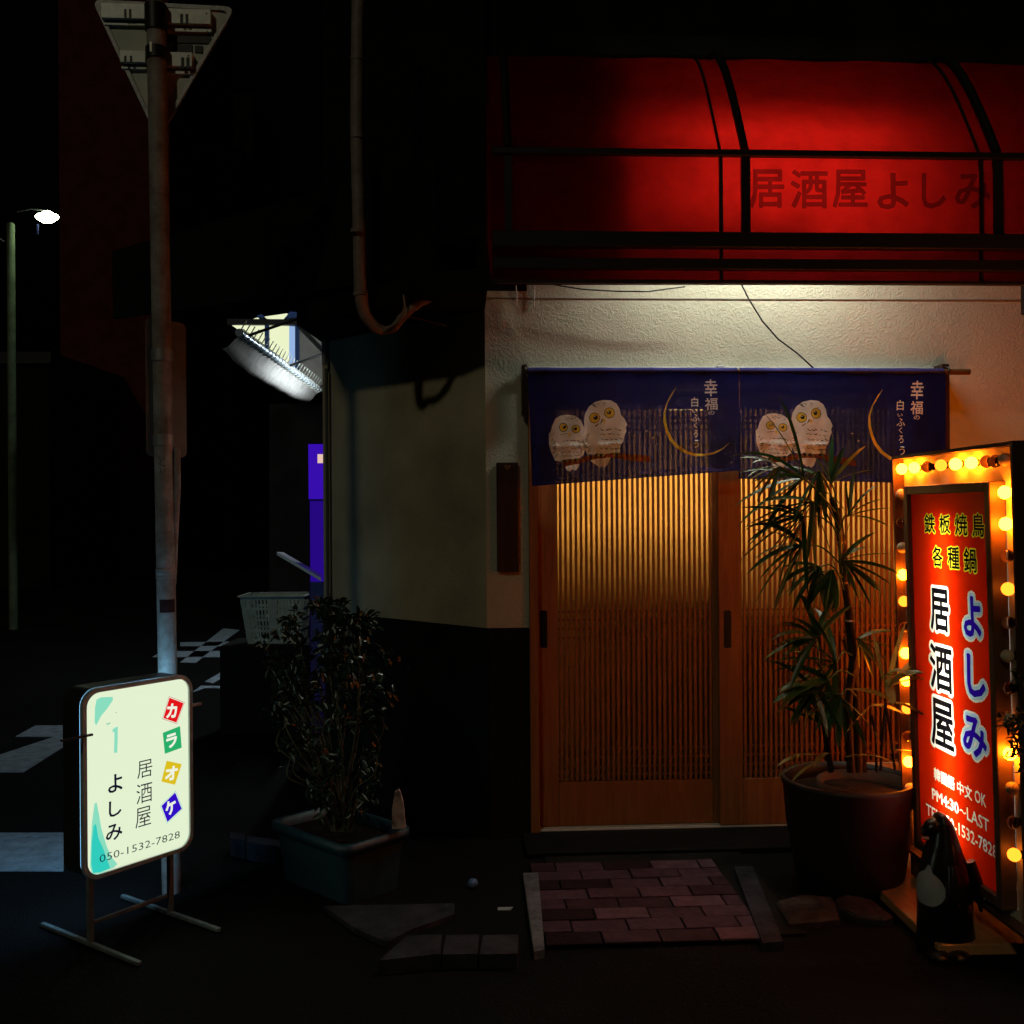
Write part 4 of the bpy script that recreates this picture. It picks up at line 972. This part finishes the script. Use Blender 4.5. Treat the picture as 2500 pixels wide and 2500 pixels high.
C([(108, 1110), (125, 1100), (145, 1200), (165, 1320), (210, 1470), (250, 1560), (300, 1620), (270, 1650), (160, 1695), (90, 1705), (70, 1640), (75, 1480), (85, 1280)], 7)
C([(100, 1300), (120, 1280), (140, 1400), (185, 1500), (220, 1600), (240, 1655), (150, 1690), (95, 1695), (80, 1620), (84, 1440)], 8)
def tile(q, mi, ch, r_, edge=9):
    if edge is not None:
        cx, cy = sum(p[0] for p in q)/4, sum(p[1] for p in q)/4
        C([(cx+(x-cx)*1.0, cy+(y-cy)*1.0) for x, y in q], edge); C([(cx+(x-cx)*.965, cy+(y-cy)*.965) for x, y in q], 5); C([(cx+(x-cx)*.90, cy+(y-cy)*.90) for x, y in q], mi)
    else: C(q, mi)
    x0, y0, x1, y1 = r_[:4]; a = c8(x0, (y0+y1)/2); b = c8(x1, (y0+y1)/2); t = c8((x0+x1)/2, y0); d = c8((x0+x1)/2, y1)
    P.text(ch, a[0], d[1], b[0], t[1], 5, off=.045, rot=r_[4])
tile([(735, 207), (868, 258), (800, 440), (678, 398)], 1, 'カ', (712, 268, 803, 392, -.12))
tile([(682, 515), (828, 458), (842, 640), (700, 692)], 2, 'ラ', (712, 520, 806, 640, .1), None)
tile([(715, 750), (842, 778), (785, 952), (670, 925)], 3, 'オ', (700, 795, 808, 915, -.1), None)
tile([(790, 1003), (852, 1155), (718, 1280), (662, 1130)], 4, 'ケ', (702, 1080, 796, 1205, .2), 8)
for a in (('居', 468, 745, 594, 890), ('酒', 460, 938, 594, 1105), ('屋', 452, 1140, 584, 1305)):
    x0, y0, x1, y1 = a[1:]; P.text(a[0], c8(x0, (y0+y1)/2)[0], c8((x0+x1)/2, y1)[1], c8(x1, (y0+y1)/2)[0], c8((x0+x1)/2, y0)[1], 6, off=-.004)
for a in (('よ', 220, 862, 345, 1015), ('し', 228, 1082, 336, 1218), ('み', 202, 1282, 343, 1420)):
    x0, y0, x1, y1 = a[1:]; P.text(a[0], c8(x0, (y0+y1)/2)[0], c8((x0+x1)/2, y1)[1], c8(x1, (y0+y1)/2)[0], c8((x0+x1)/2, y0)[1], 6, off=.018)
a = c8(150, 1583); b = c8(826, 1364); P.text('050-1532-7828', a[0], (a[1]+b[1])/2-.0135, b[0], (a[1]+b[1])/2+.0135, 6, off=-.006)
for x, y in ((290, 344), (232, 432), (212, 438)): C([(x-4, y-2), (x+3, y-3), (x+4, y+2), (x-2, y+3)], 6)
P.build('sign_face', LM, LS, mp=lambda x, z: (x, .001, z))
mb = MB(); mb.add([(x, TH8-.001, z) for x, z in rr2(X0+.002, X1-.002, Z0+.002, Z1-.002, .051)], [tuple(range(32))[::-1]]); mb.build('rear_face', glow('box_rear', (.25, .65, 1.0), 6.5), LS)
# stand: two uprights, cross rail, long feet
ym = TH8/2
M_STD = mat('stand_steel', (.20, .23, .24), .5, .2, var=.4, scale=14)
for X in (X0+.05, X1-.05):
    MB().box(X-.010, X+.010, ym-.010, ym+.010, .018, Z0-.013, b=.002).build('leg', M_STD, LS)
    MB().box(X-.009, X+.009, ym-.29, ym+.31, .004, .018, b=.002).build('foot', M_STD, LS)
MB().box(X0+.063, X1-.063, ym-.006, ym+.006, .075, .09, b=.002).build('stretcher', M_STD, LS)
z = hx(230, 1790)[1]
MB().box(X0-.10, X0+.02, -.02, -.009, z-.004, z+.004, b=.001).build('clip', M_BLACK, LS)
z = hx(470, 1727)[1]
MB().box(X1+.013, X1+.085, .03, .045, z-.005, z+.005, b=.001).build('clip', M_ALU, LS)

# ================================================================== SIGN POLE
pbm = gnd(419, 2178, 0); ZP = pbm.y
ptop = at(380, -4, ZP)
PLM = Matrix.Translation((pbm.x, pbm.y, 0))
SP = thing('traffic_sign_pole', 'rusty painted steel pole carrying the back of a triangular traffic sign', 'sign pole', PLM)
ax_ = (ptop-Vector((pbm.x, pbm.y, 0))).normalized(); Ltot = (ptop-Vector((pbm.x, pbm.y, 0))).length
M_POLE = mat('weathered_pole', (.52, .48, .46), .6, .1, col2=(.22, .17, .14), scale=9, bump=.3, bscale=60)
MB().tube([ax_*0, ax_*(Ltot*.3), ax_*(Ltot*.6), ax_*(Ltot-.03), ax_*(Ltot-.005), ax_*Ltot], [.038, .038, .038, .038, .032, .012], 24).build('pole', M_POLE, SP)
def onp(py): return ax_*((pbm.z+(CAMH-(py-1250)/2500*ZP))/ax_.z)
def band(py0, py1, r=.043, m=M_GALV, name='clamp_band'):
    MB().tube([onp(py1), onp(py0)], r, 24).build(name, m, SP)
band(848, 876, .043); band(1056, 1082, .042); band(1383, 1390, .0405); band(1400, 1407, .0405)
band(1391, 1399, .0392, mat('white_tape', (.45, .43, .45), .6), 'tape_band')
def patch(py0, py1, a0, a1, m, name, r=.0388, n=8):
    lo, hi = onp(py1), onp(py0); vs = []
    for k in range(n+1):
        a = R(a0+(a1-a0)*k/n)
        for c in (lo, hi): vs.append((c.x+r*cos(a), c.y+r*sin(a), c.z))
    MB().add(vs, [(2*k, 2*k+2, 2*k+3, 2*k+1) for k in range(n)], 0, True).build(name, m, SP)
patch(1456, 1488, 245, 345, mat('torn_sticker', (.05, .02, .02), .6, var=.4), 'sticker')
mb = MB(); rr = random.Random(4)
for pts in ([(452, 1108), (462, 1120), (455, 1130)], [(468, 1110), (474, 1112), (472, 1120), (467, 1116)], [(456, 1136), (462, 1142), (458, 1150), (464, 1156), (470, 1146)], [(460, 1128), (470, 1134), (478, 1130)]):
    P_ = []
    for x, y in pts:
        a = R(270+((x-32)-407-22)/22*38); c = onp(y); P_.append((c.x+.0388*cos(a), c.y+.0388*sin(a), c.z))
    mb.tube(P_, .0012, 5)
mb.build('graffiti', M_BLACK, SP)
# slim second pipe strapped to the pole
MB().tube([onp(1090)+Vector((.052, .01, 0)), onp(1180)+Vector((.050, .01, 0)), onp(1300)+Vector((.036, .012, 0)), onp(1420)+Vector((.024, .012, 0))], .014, 10).build('side_tube', M_POLE, SP)
# triangular sign seen from behind
TF = Frame((pbm.x, ZP+.05, 0), R(4)); tf = lambda x, y, o=0: TF.hit(x, y, o)
TS = Matrix.Translation((pbm.x, ZP+.05, 0)) @ Matrix.Rotation(R(4), 4, 'Z')
relM = PLM.inverted() @ TS
def tchild(mb, name, m, par=None):
    o = mb.build(name, m, par or SP)
    if par is None: o.matrix_local = relM
    return o
def round_poly(pts, r, n=5):
    out = []; N = len(pts)
    for i in range(N):
        a, b, c = Vector(pts[i-1]), Vector(pts[i]), Vector(pts[(i+1) % N])
        u, v = (a-b).normalized(), (c-b).normalized()
        for k in range(n+1):
            t = k/n; p = (b+u*r).lerp(b, t).lerp(b.lerp(b+v*r, t), t); out.append(tuple(p))
    return out
tri = [tf(572, 20), tf(228, 2), tf(386, 338)]
M_TB = mat('sign_back', (.85, .87, .74), .45, .0, var=.12, scale=7)
TP = tchild(MB().prism(round_poly(tri, .045), .004, .007), 'triangular_plate', M_TB)
c_ = (Vector(tri[0])+Vector(tri[1])+Vector(tri[2]))/3
o_, i_ = round_poly([tuple(c_+(Vector(p)-c_)*1.02) for p in tri], .045), round_poly([tuple(c_+(Vector(p)-c_)*.93) for p in tri], .035)
mb = MB(); rings(mb, [[(x, y, z) for x, z in pp] for pp, y in ((i_, .0035), (i_, -.006), (o_, -.006), (o_, .012))]); mb.sm = [False]*len(mb.f)
mb.build('rolled_edge', M_GALV, TP)
def tbox(xa, ya, xb, yb, y0, y1, m, name, slots=()):
    (x0, z1), (x1, z0) = tf(xa, ya), tf(xb, yb)
    b = MB().box(x0, x1, y0, y1, z0, z1, b=.001).build(name, m, TP)
    for s in slots:
        (a, d), (c, e_) = tf(s[0], s[1], y0), tf(s[2], s[3], y0)
        MB().prism(round_poly([(a, d), (c, d), (c, e_), (a, e_)], .003), y0-.0012, y0-.0002).build('slot', M_BLACK, b)
tbox(403, 28, 518, 67, -.030, .003, M_ALU, 'channel', ((440, 34, 447, 60), (453, 34, 460, 60)))
tbox(403, 71, 518, 82, -.012, .003, M_ALU, 'channel_lip')
tbox(252, 15, 358, 54, -.030, .003, M_ALU, 'channel', ((303, 22, 309, 46), (315, 22, 321, 46)))
tbox(256, 57, 358, 66, -.012, .003, M_ALU, 'channel_lip')
tbox(408, 134, 473, 170, -.030, .003, M_ALU, 'channel', ((442, 140, 450, 167), (455, 140, 463, 167)))
tbox(408, 175, 473, 184, -.012, .003, M_ALU, 'channel_lip')
tbox(298, 130, 360, 160, -.030, .003, M_ALU, 'channel', ((303, 136, 309, 156), (317, 136, 323, 156)))
tbox(298, 164, 360, 172, -.012, .003, M_ALU, 'channel_lip')
tbox(408, 86, 515, 107, -.001, .0035, M_BLACK, 'sticker'); tbox(422, 108, 470, 129, -.001, .0035, M_BLACK, 'sticker'); tbox(475, 111, 495, 129, -.001, .0035, M_BLACK, 'sticker')
for p in ((504, 33), (506, 77), (460, 136), (460, 178)):
    x, z = tf(*p, -.03); MB().sphere((x, -.031, z), .003, 8, 5).build('rivet', M_BLACK, TP)
band(8, 70, .045, M_BLACK, 'clamp_band'); band(112, 140, .044, M_BLACK, 'clamp_band')
x, z = onp(120).x, onp(120).z
MB().box(x-.012, x-.004, -.047, -.043, z-.02, z+.02).build('buckle', M_ALU, SP)
# second plate behind the pole
QF = Frame((pbm.x, ZP+.06, 0), R(52)); qf = lambda x, y: QF.hit(x, y)
q = [qf(350, 781), qf(449, 781), qf(461, 1122), qf(364, 1110)]
xa, xb = (q[0][0]+q[3][0])/2, (q[1][0]+q[2][0])/2; za, zb2 = (q[2][1]+q[3][1])/2, (q[0][1]+q[1][1])/2
o = MB().prism(round_poly([(xa, zb2), (xb, zb2), (xb, za), (xa, za)], .03), 0, .004).build('rear_plate', mat('plate_grey', (.22, .22, .21), .6, .2, var=.2, scale=9), SP)
o.matrix_local = PLM.inverted() @ (Matrix.Translation((pbm.x, ZP+.06, 0)) @ Matrix.Rotation(R(52), 4, 'Z'))

# ================================================================== CRATE
cz = 7.4; (xa, xb) = (at(600, 1500, cz).x, at(756, 1500, cz).x); zt8 = at(680, 1452, cz).z; zb8 = at(680, 1566, cz).z
CM = Matrix.Translation(((xa+xb)/2, cz, zb8))
CB = thing('plastic_basket', 'pale green slotted plastic basket standing beyond the shrub', 'basket', CM)
M_BSK = mat('pale_plastic', (.48, .56, .50), .5, var=.15, scale=7)
cw, ch_ = (xb-xa)/2, zt8-zb8
def bside(nm, wt, wb, nslot, rotz, dist_t, dist_b):
    """one slotted side built from bars: rows of upright bars between horizontal bands"""
    mb = MB(); zs = [0, .28, .52, .76, 1.0]
    bands = [(0, .06), (.25, .30), (.48, .53), (.71, .76), (.93, 1.0)]
    def P3(u, v, y): wv = wb+(wt-wb)*v; return Vector((u*wv, -(dist_b+(dist_t-dist_b)*v)+y, v*ch_))
    def bar(u0, u1, v0, v1):
        vs = [P3(u, v, y) for u in (u0, u1) for y in (0, .006) for v in (v0, v1)]
        mb.add(vs, [(0, 1, 3, 2), (4, 6, 7, 5), (0, 4, 5, 1), (2, 3, 7, 6), (0, 2, 6, 4), (1, 5, 7, 3)])
    for v0, v1 in bands: bar(-1, 1, v0, v1)
    for v0, v1 in zip([b_[1] for b_ in bands], [b_[0] for b_ in bands[1:]]):
        for k in range(nslot+1):
            u = -.95+1.9*k/nslot; wq = .025
            if k == nslot//2: wq = .09
            if k in (0, nslot): wq = .06
            bar(u-wq, u+wq, v0, v1)
    o = mb.build(nm, M_BSK, CB); o.rotation_euler = (0, 0, rotz); return o
dep = .16
bside('side_panel', cw, cw*.80, 16, 0, dep, dep*.8); bside('side_panel', cw, cw*.80, 16, pi, dep, dep*.8)
bside('end_panel', dep, dep*.8, 8, pi/2, cw, cw*.80); bside('end_panel', dep, dep*.8, 8, -pi/2, cw, cw*.80)
mb = MB(); rings(mb, [[(x, y, z) for x, y in rrect(-a, a, -b_, b_, .02)] for a, b_, z in ((cw+.002, dep+.002, ch_-.004), (cw+.018, dep+.018, ch_-.004), (cw+.018, dep+.018, ch_+.006), (cw-.004, dep-.004, ch_+.006))]); mb.build('rim', M_BSK, CB)
MB().box(-cw*.78, cw*.78, -dep*.78, dep*.78, 0, .008).build('bottom', M_BSK, CB)
o = MB().box(-.36, .36, -.22, .25, 0, zb8-.001, b=.01).build('plinth', M_DARK); o.location = ((xa+xb)/2, cz, 0); tag(o, 'low dark box under the pale plastic basket', 'box')

# ================================================================== NEIGHBOUR: awning edge, lit panes, violet machine
def rail_pt(px, py, h): # sighting at a known height above the eye
    d = ray(px, py); return ORI+d*((h-CAMH)/d.z)
NA = thing('side_awning', 'white fabric awning edge laced to a steel pipe, left of the splayed wall', 'awning')
hp = 2.95
PA, PB = rail_pt(584, 812, hp), rail_pt(778, 952, hp)
MB().tube([PA, PB], .032, 14).build('pipe', mat('blue_white_pipe', (.42, .52, .62), .35, .4), NA)
lace = MB(); N_ = 26
for k in range(N_):
    c = PA.lerp(PB, (k+.5)/N_); pts = []
    for q in range(9):
        a = R(-120+300*q/8); pts.append(c+Vector((.040*cos(a), -.05+.012*q, .040*sin(a))))
    pts.append(c+Vector((.03, .05, .12))); lace.tube(pts, .005, 5)
lace.build('lacing', mat('lacing_rope', (.7, .7, .62), .6), NA)
vs = []; nu = 28; prof8 = [(0, 0, 0), (-.05, -.03, 0), (-.09, -.07, 0), (-.12, -.10, 0), (-.16, -.12, 0), (-.19, -.125, 0)]
for i in range(nu+1):
    t = i/nu; c = PA.lerp(PB, t); sg = sin(pi*t)
    for j, (dx, dz, _) in enumerate(prof8):
        vs.append((c.x+dx*.7-.015*sg*j/5+.008*sin(t*40)*j/5, c.y, c.z-.03+dz*(.75+.6*sg)-.012*sin(t*9)*j/5))
MB().add(vs, [(i*6+j, i*6+j+1, (i+1)*6+j+1, (i+1)*6+j) for i in range(nu) for j in range(5)], 0, True).build('fabric', cloth('awning_canvas', (.85, .82, .78), (.5, .48, .45), 0, .35), NA)
# strut arms back to the wall
for t in (.05, .5, .95):
    c = PA.lerp(PB, t); MB().tube([c, c+Vector((.5, .05, .18))], .012, 8).build('arm', M_BLACK, NA)
NBZ = 12.3
nb = lambda px, py: (at(px, py, NBZ).x, at(px, py, NBZ).z)
NB = thing('neighbour_shop', 'neighbouring shop front with lit panes in dark blue frames, seen past the splayed wall', 'building', Matrix.Translation((0, NBZ, 0)))
def nquad(pts, y0, y1, m, name, par=NB, **k): return MB().prism([nb(*p) for p in pts], y0, y1).build(name, m, par, **k)
M_PANE = glow('pane_glow', (.84, .90, .58), 1.0); M_PANEB = glow('pane_blue_glow', (.30, .45, .75), 1.0)
nquad([(560, 790), (612, 795), (648, 795), (648, 850), (622, 835), (596, 815)], 0, .05, M_PANE, 'lit_pane')
nquad([(658, 795), (706, 796), (706, 900), (658, 862)], 0, .05, M_PANE, 'lit_pane')
nquad([(706, 796), (722, 797), (722, 915), (706, 902)], 0, .05, M_PANEB, 'lit_pane')
nquad([(648, 780), (658, 780), (658, 866), (648, 856)], -.04, .06, mat('blue_frame', (.03, .08, .25), .5, emit=None), 'window_frame')
nquad([(722, 780), (731, 780), (731, 925), (722, 915)], -.04, .06, MATS['blue_frame'], 'window_frame')
nquad([(731, 750), (830, 750), (830, 960), (790, 960), (731, 915)], 0, .1, mat('neighbour_wall', (.36, .34, .31), .8, var=.2, scale=4), 'wall')
nquad([(560, 782), (830, 784), (830, 798), (560, 796)], -.1, -.05, M_BLACK, 'beam')
nquad([(731, 800), (742, 800), (830, 890), (830, 902)], -.12, -.06, M_BLACK, 'brace')
nquad([(610, 782), (625, 776), (700, 765), (712, 770), (700, 782)], 0, .05, M_PANE, 'lit_pane')
nquad([(640, 786), (660, 786), (640, 768), (628, 772)], -.04, -.01, MATS['blue_frame'], 'window_frame')
nquad([(690, 786), (728, 786), (745, 765), (710, 762)], -.04, -.01, MATS['blue_frame'], 'window_frame')
nquad([(600, 960), (830, 960), (830, 1600), (600, 1600)], 1.2, 1.3, M_DARK, 'lower_wall')
# unseen lamp tube added to brighten the side awning fabric
SL = thing('fabric_fill_light', 'unseen fill tube added to light the side awning, behind the splayed wall', 'lamp')
c = PA.lerp(PB, .45)
MB().tube([c+Vector((.60, -.3, .10)), c+Vector((.62, 1.3, .10))], .018, 10).build('tube', glow('fabric_fill_glow', (.85, .95, 1.0), 150), SL)

VM = thing('vending_machine', 'narrow view of a tall violet lit machine beyond the splayed wall', 'vending machine')
zv = 6.9
(xv0, xv1) = (at(753, 1250, zv).x, at(850, 1250, zv).x); z1 = at(760, 1081, zv).z; z0 = at(760, 1420, zv).z
MB().box(xv0, xv1, zv, zv+.6, .0, z1, b=.01).build('cabinet', mat('violet_paint', (.05, .01, .25), .35), VM)
zm = at(760, 1222, zv).z
MB().box(xv0+.004, xv1, zv-.008, zv-.001, zm+.01, z1-.01).build('lit_panel', glow('violet_glow', (.050, .006, .55), .75), VM)
MB().box(xv0+.012, xv1, zv-.008, zv-.001, z0+.0, zm-.004).build('lit_panel', glow('violet_glow_dim', (.030, .004, .34), .6), VM)
x9, z9 = at(776, 1120, zv).x, at(776, 1120, zv).z
MB().box(x9, x9+.05, zv-.012, zv-.009, z9-.03, z9+.03).build('price_label', glow('label_glow', (.9, .6, .5), .9), VM)
# tilted white table board
tp = [at(676, 1347, 6.3), at(692, 1348, 6.6), at(784, 1402, 6.6), at(784, 1411, 6.3)]
o = MB().add([tuple(p) for p in tp]+[tuple(p+Vector((0, .0, -.02))) for p in tp], [(0, 1, 2, 3), (7, 6, 5, 4), (0, 3, 7, 4), (0, 4, 5, 1), (1, 5, 6, 2), (2, 6, 7, 3)]).build('sloping_board', mat('white_board', (.85, .92, .97), .3, emit=(.4, .55, .8), es=.0))
tag(o, 'pale glossy sloping board edge in front of the violet machine', 'board')

# ================================================================== FAR LEFT: street lamp, pole, dark buildings
SZ = 14.0
lpp = at(115, 529, SZ)
ST = thing('street_lamp', 'lit street lamp high up at the far left', 'street lamp', Matrix.Translation((lpp.x, lpp.y, 0)))
MB().lathe([(0, -.09), (.07, -.075), (.14, -.03), (.160, .0), (.13, .03), (.08, .05), (.04, .075), (0, .085)], 24, c=(0, 0, lpp.z), sy=.6).build('lamp_glass', glow('street_lamp_glow', (.80, 1, .66), 45), ST)
MB().box(-.14, -.12, -.01, .01, lpp.z-.24, lpp.z-.1).build('bracket', mat('blue_bracket', (.015, .018, .06), .6), ST)
MB().tube([(-.46, .1, lpp.z+.10), (-.25, .08, lpp.z+.13), (0, .02, lpp.z+.09)], .012, 8).build('arm', M_BLACK, ST)
up = at(26, 545, SZ-.05)
UP = thing('utility_pole', 'slim pole at the left edge catching green lamp light on its upper part', 'utility pole', Matrix.Translation((up.x, up.y, 0)))
MB().tube([(0, 0, 0), (0, 0, up.z-.02), (0, 0, up.z)], [.056, .052, .04], 16).build('pole', mat('pole_concrete', (.11, .14, .085), .7, var=.3, scale=6), UP)
wire('cable', [(-40, 560), (0, 583), (10, 590)], SZ-.6, .01, 'short cable end left of the slim lamp-lit pole', m=M_GALV)
x1 = at(430, 479, 40)
FS = thing('far_sign', 'tiny dim orange lit strip high on a distant building', 'sign', Matrix.Translation(x1))
for dx in (0, .28): MB().box(dx, dx+.22, 0, .05, -.05, .05).build('lit_strip', glow('far_orange', (.18, .05, .008), 1), FS)
MB().box(-2.5, 3, .06, 5, -x1.z, 4.0).build('wall', M_DARK, FS)
M_HAZE = mat('red_haze_render', (.10, .020, .015), .85, var=.3, scale=2, bump=.3, bscale=20)  # far wall coloured red brown to stand in for a dim red haze
def bld(pa, pb, Z, h, label, m):
    x0, x1 = at(pa, 1250, Z).x, at(pb, 1250, Z).x
    o = thing('dark_building', label, 'building', Matrix.Translation((x0, Z, 0)))
    MB().box(0, x1-x0, 0, 6, 0, h).build('wall', m, o); MB().box(-.1, x1-x0+.1, -.1, 6.1, h+.001, h+.25).build('roof', M_BLACK, o)
    return o
bld(150, 420, 26, 16, 'tall dark building behind the sign pole, red haze put into its wall colour', M_HAZE)
bld(425, 590, 30, 12, 'dark building in the gap between sign pole and side awning', M_DARK)
bld(-300, 120, 22, 4.8, 'low dark building at the far left behind the street lamp', M_DARK)
print('objects', len(bpy.data.objects))
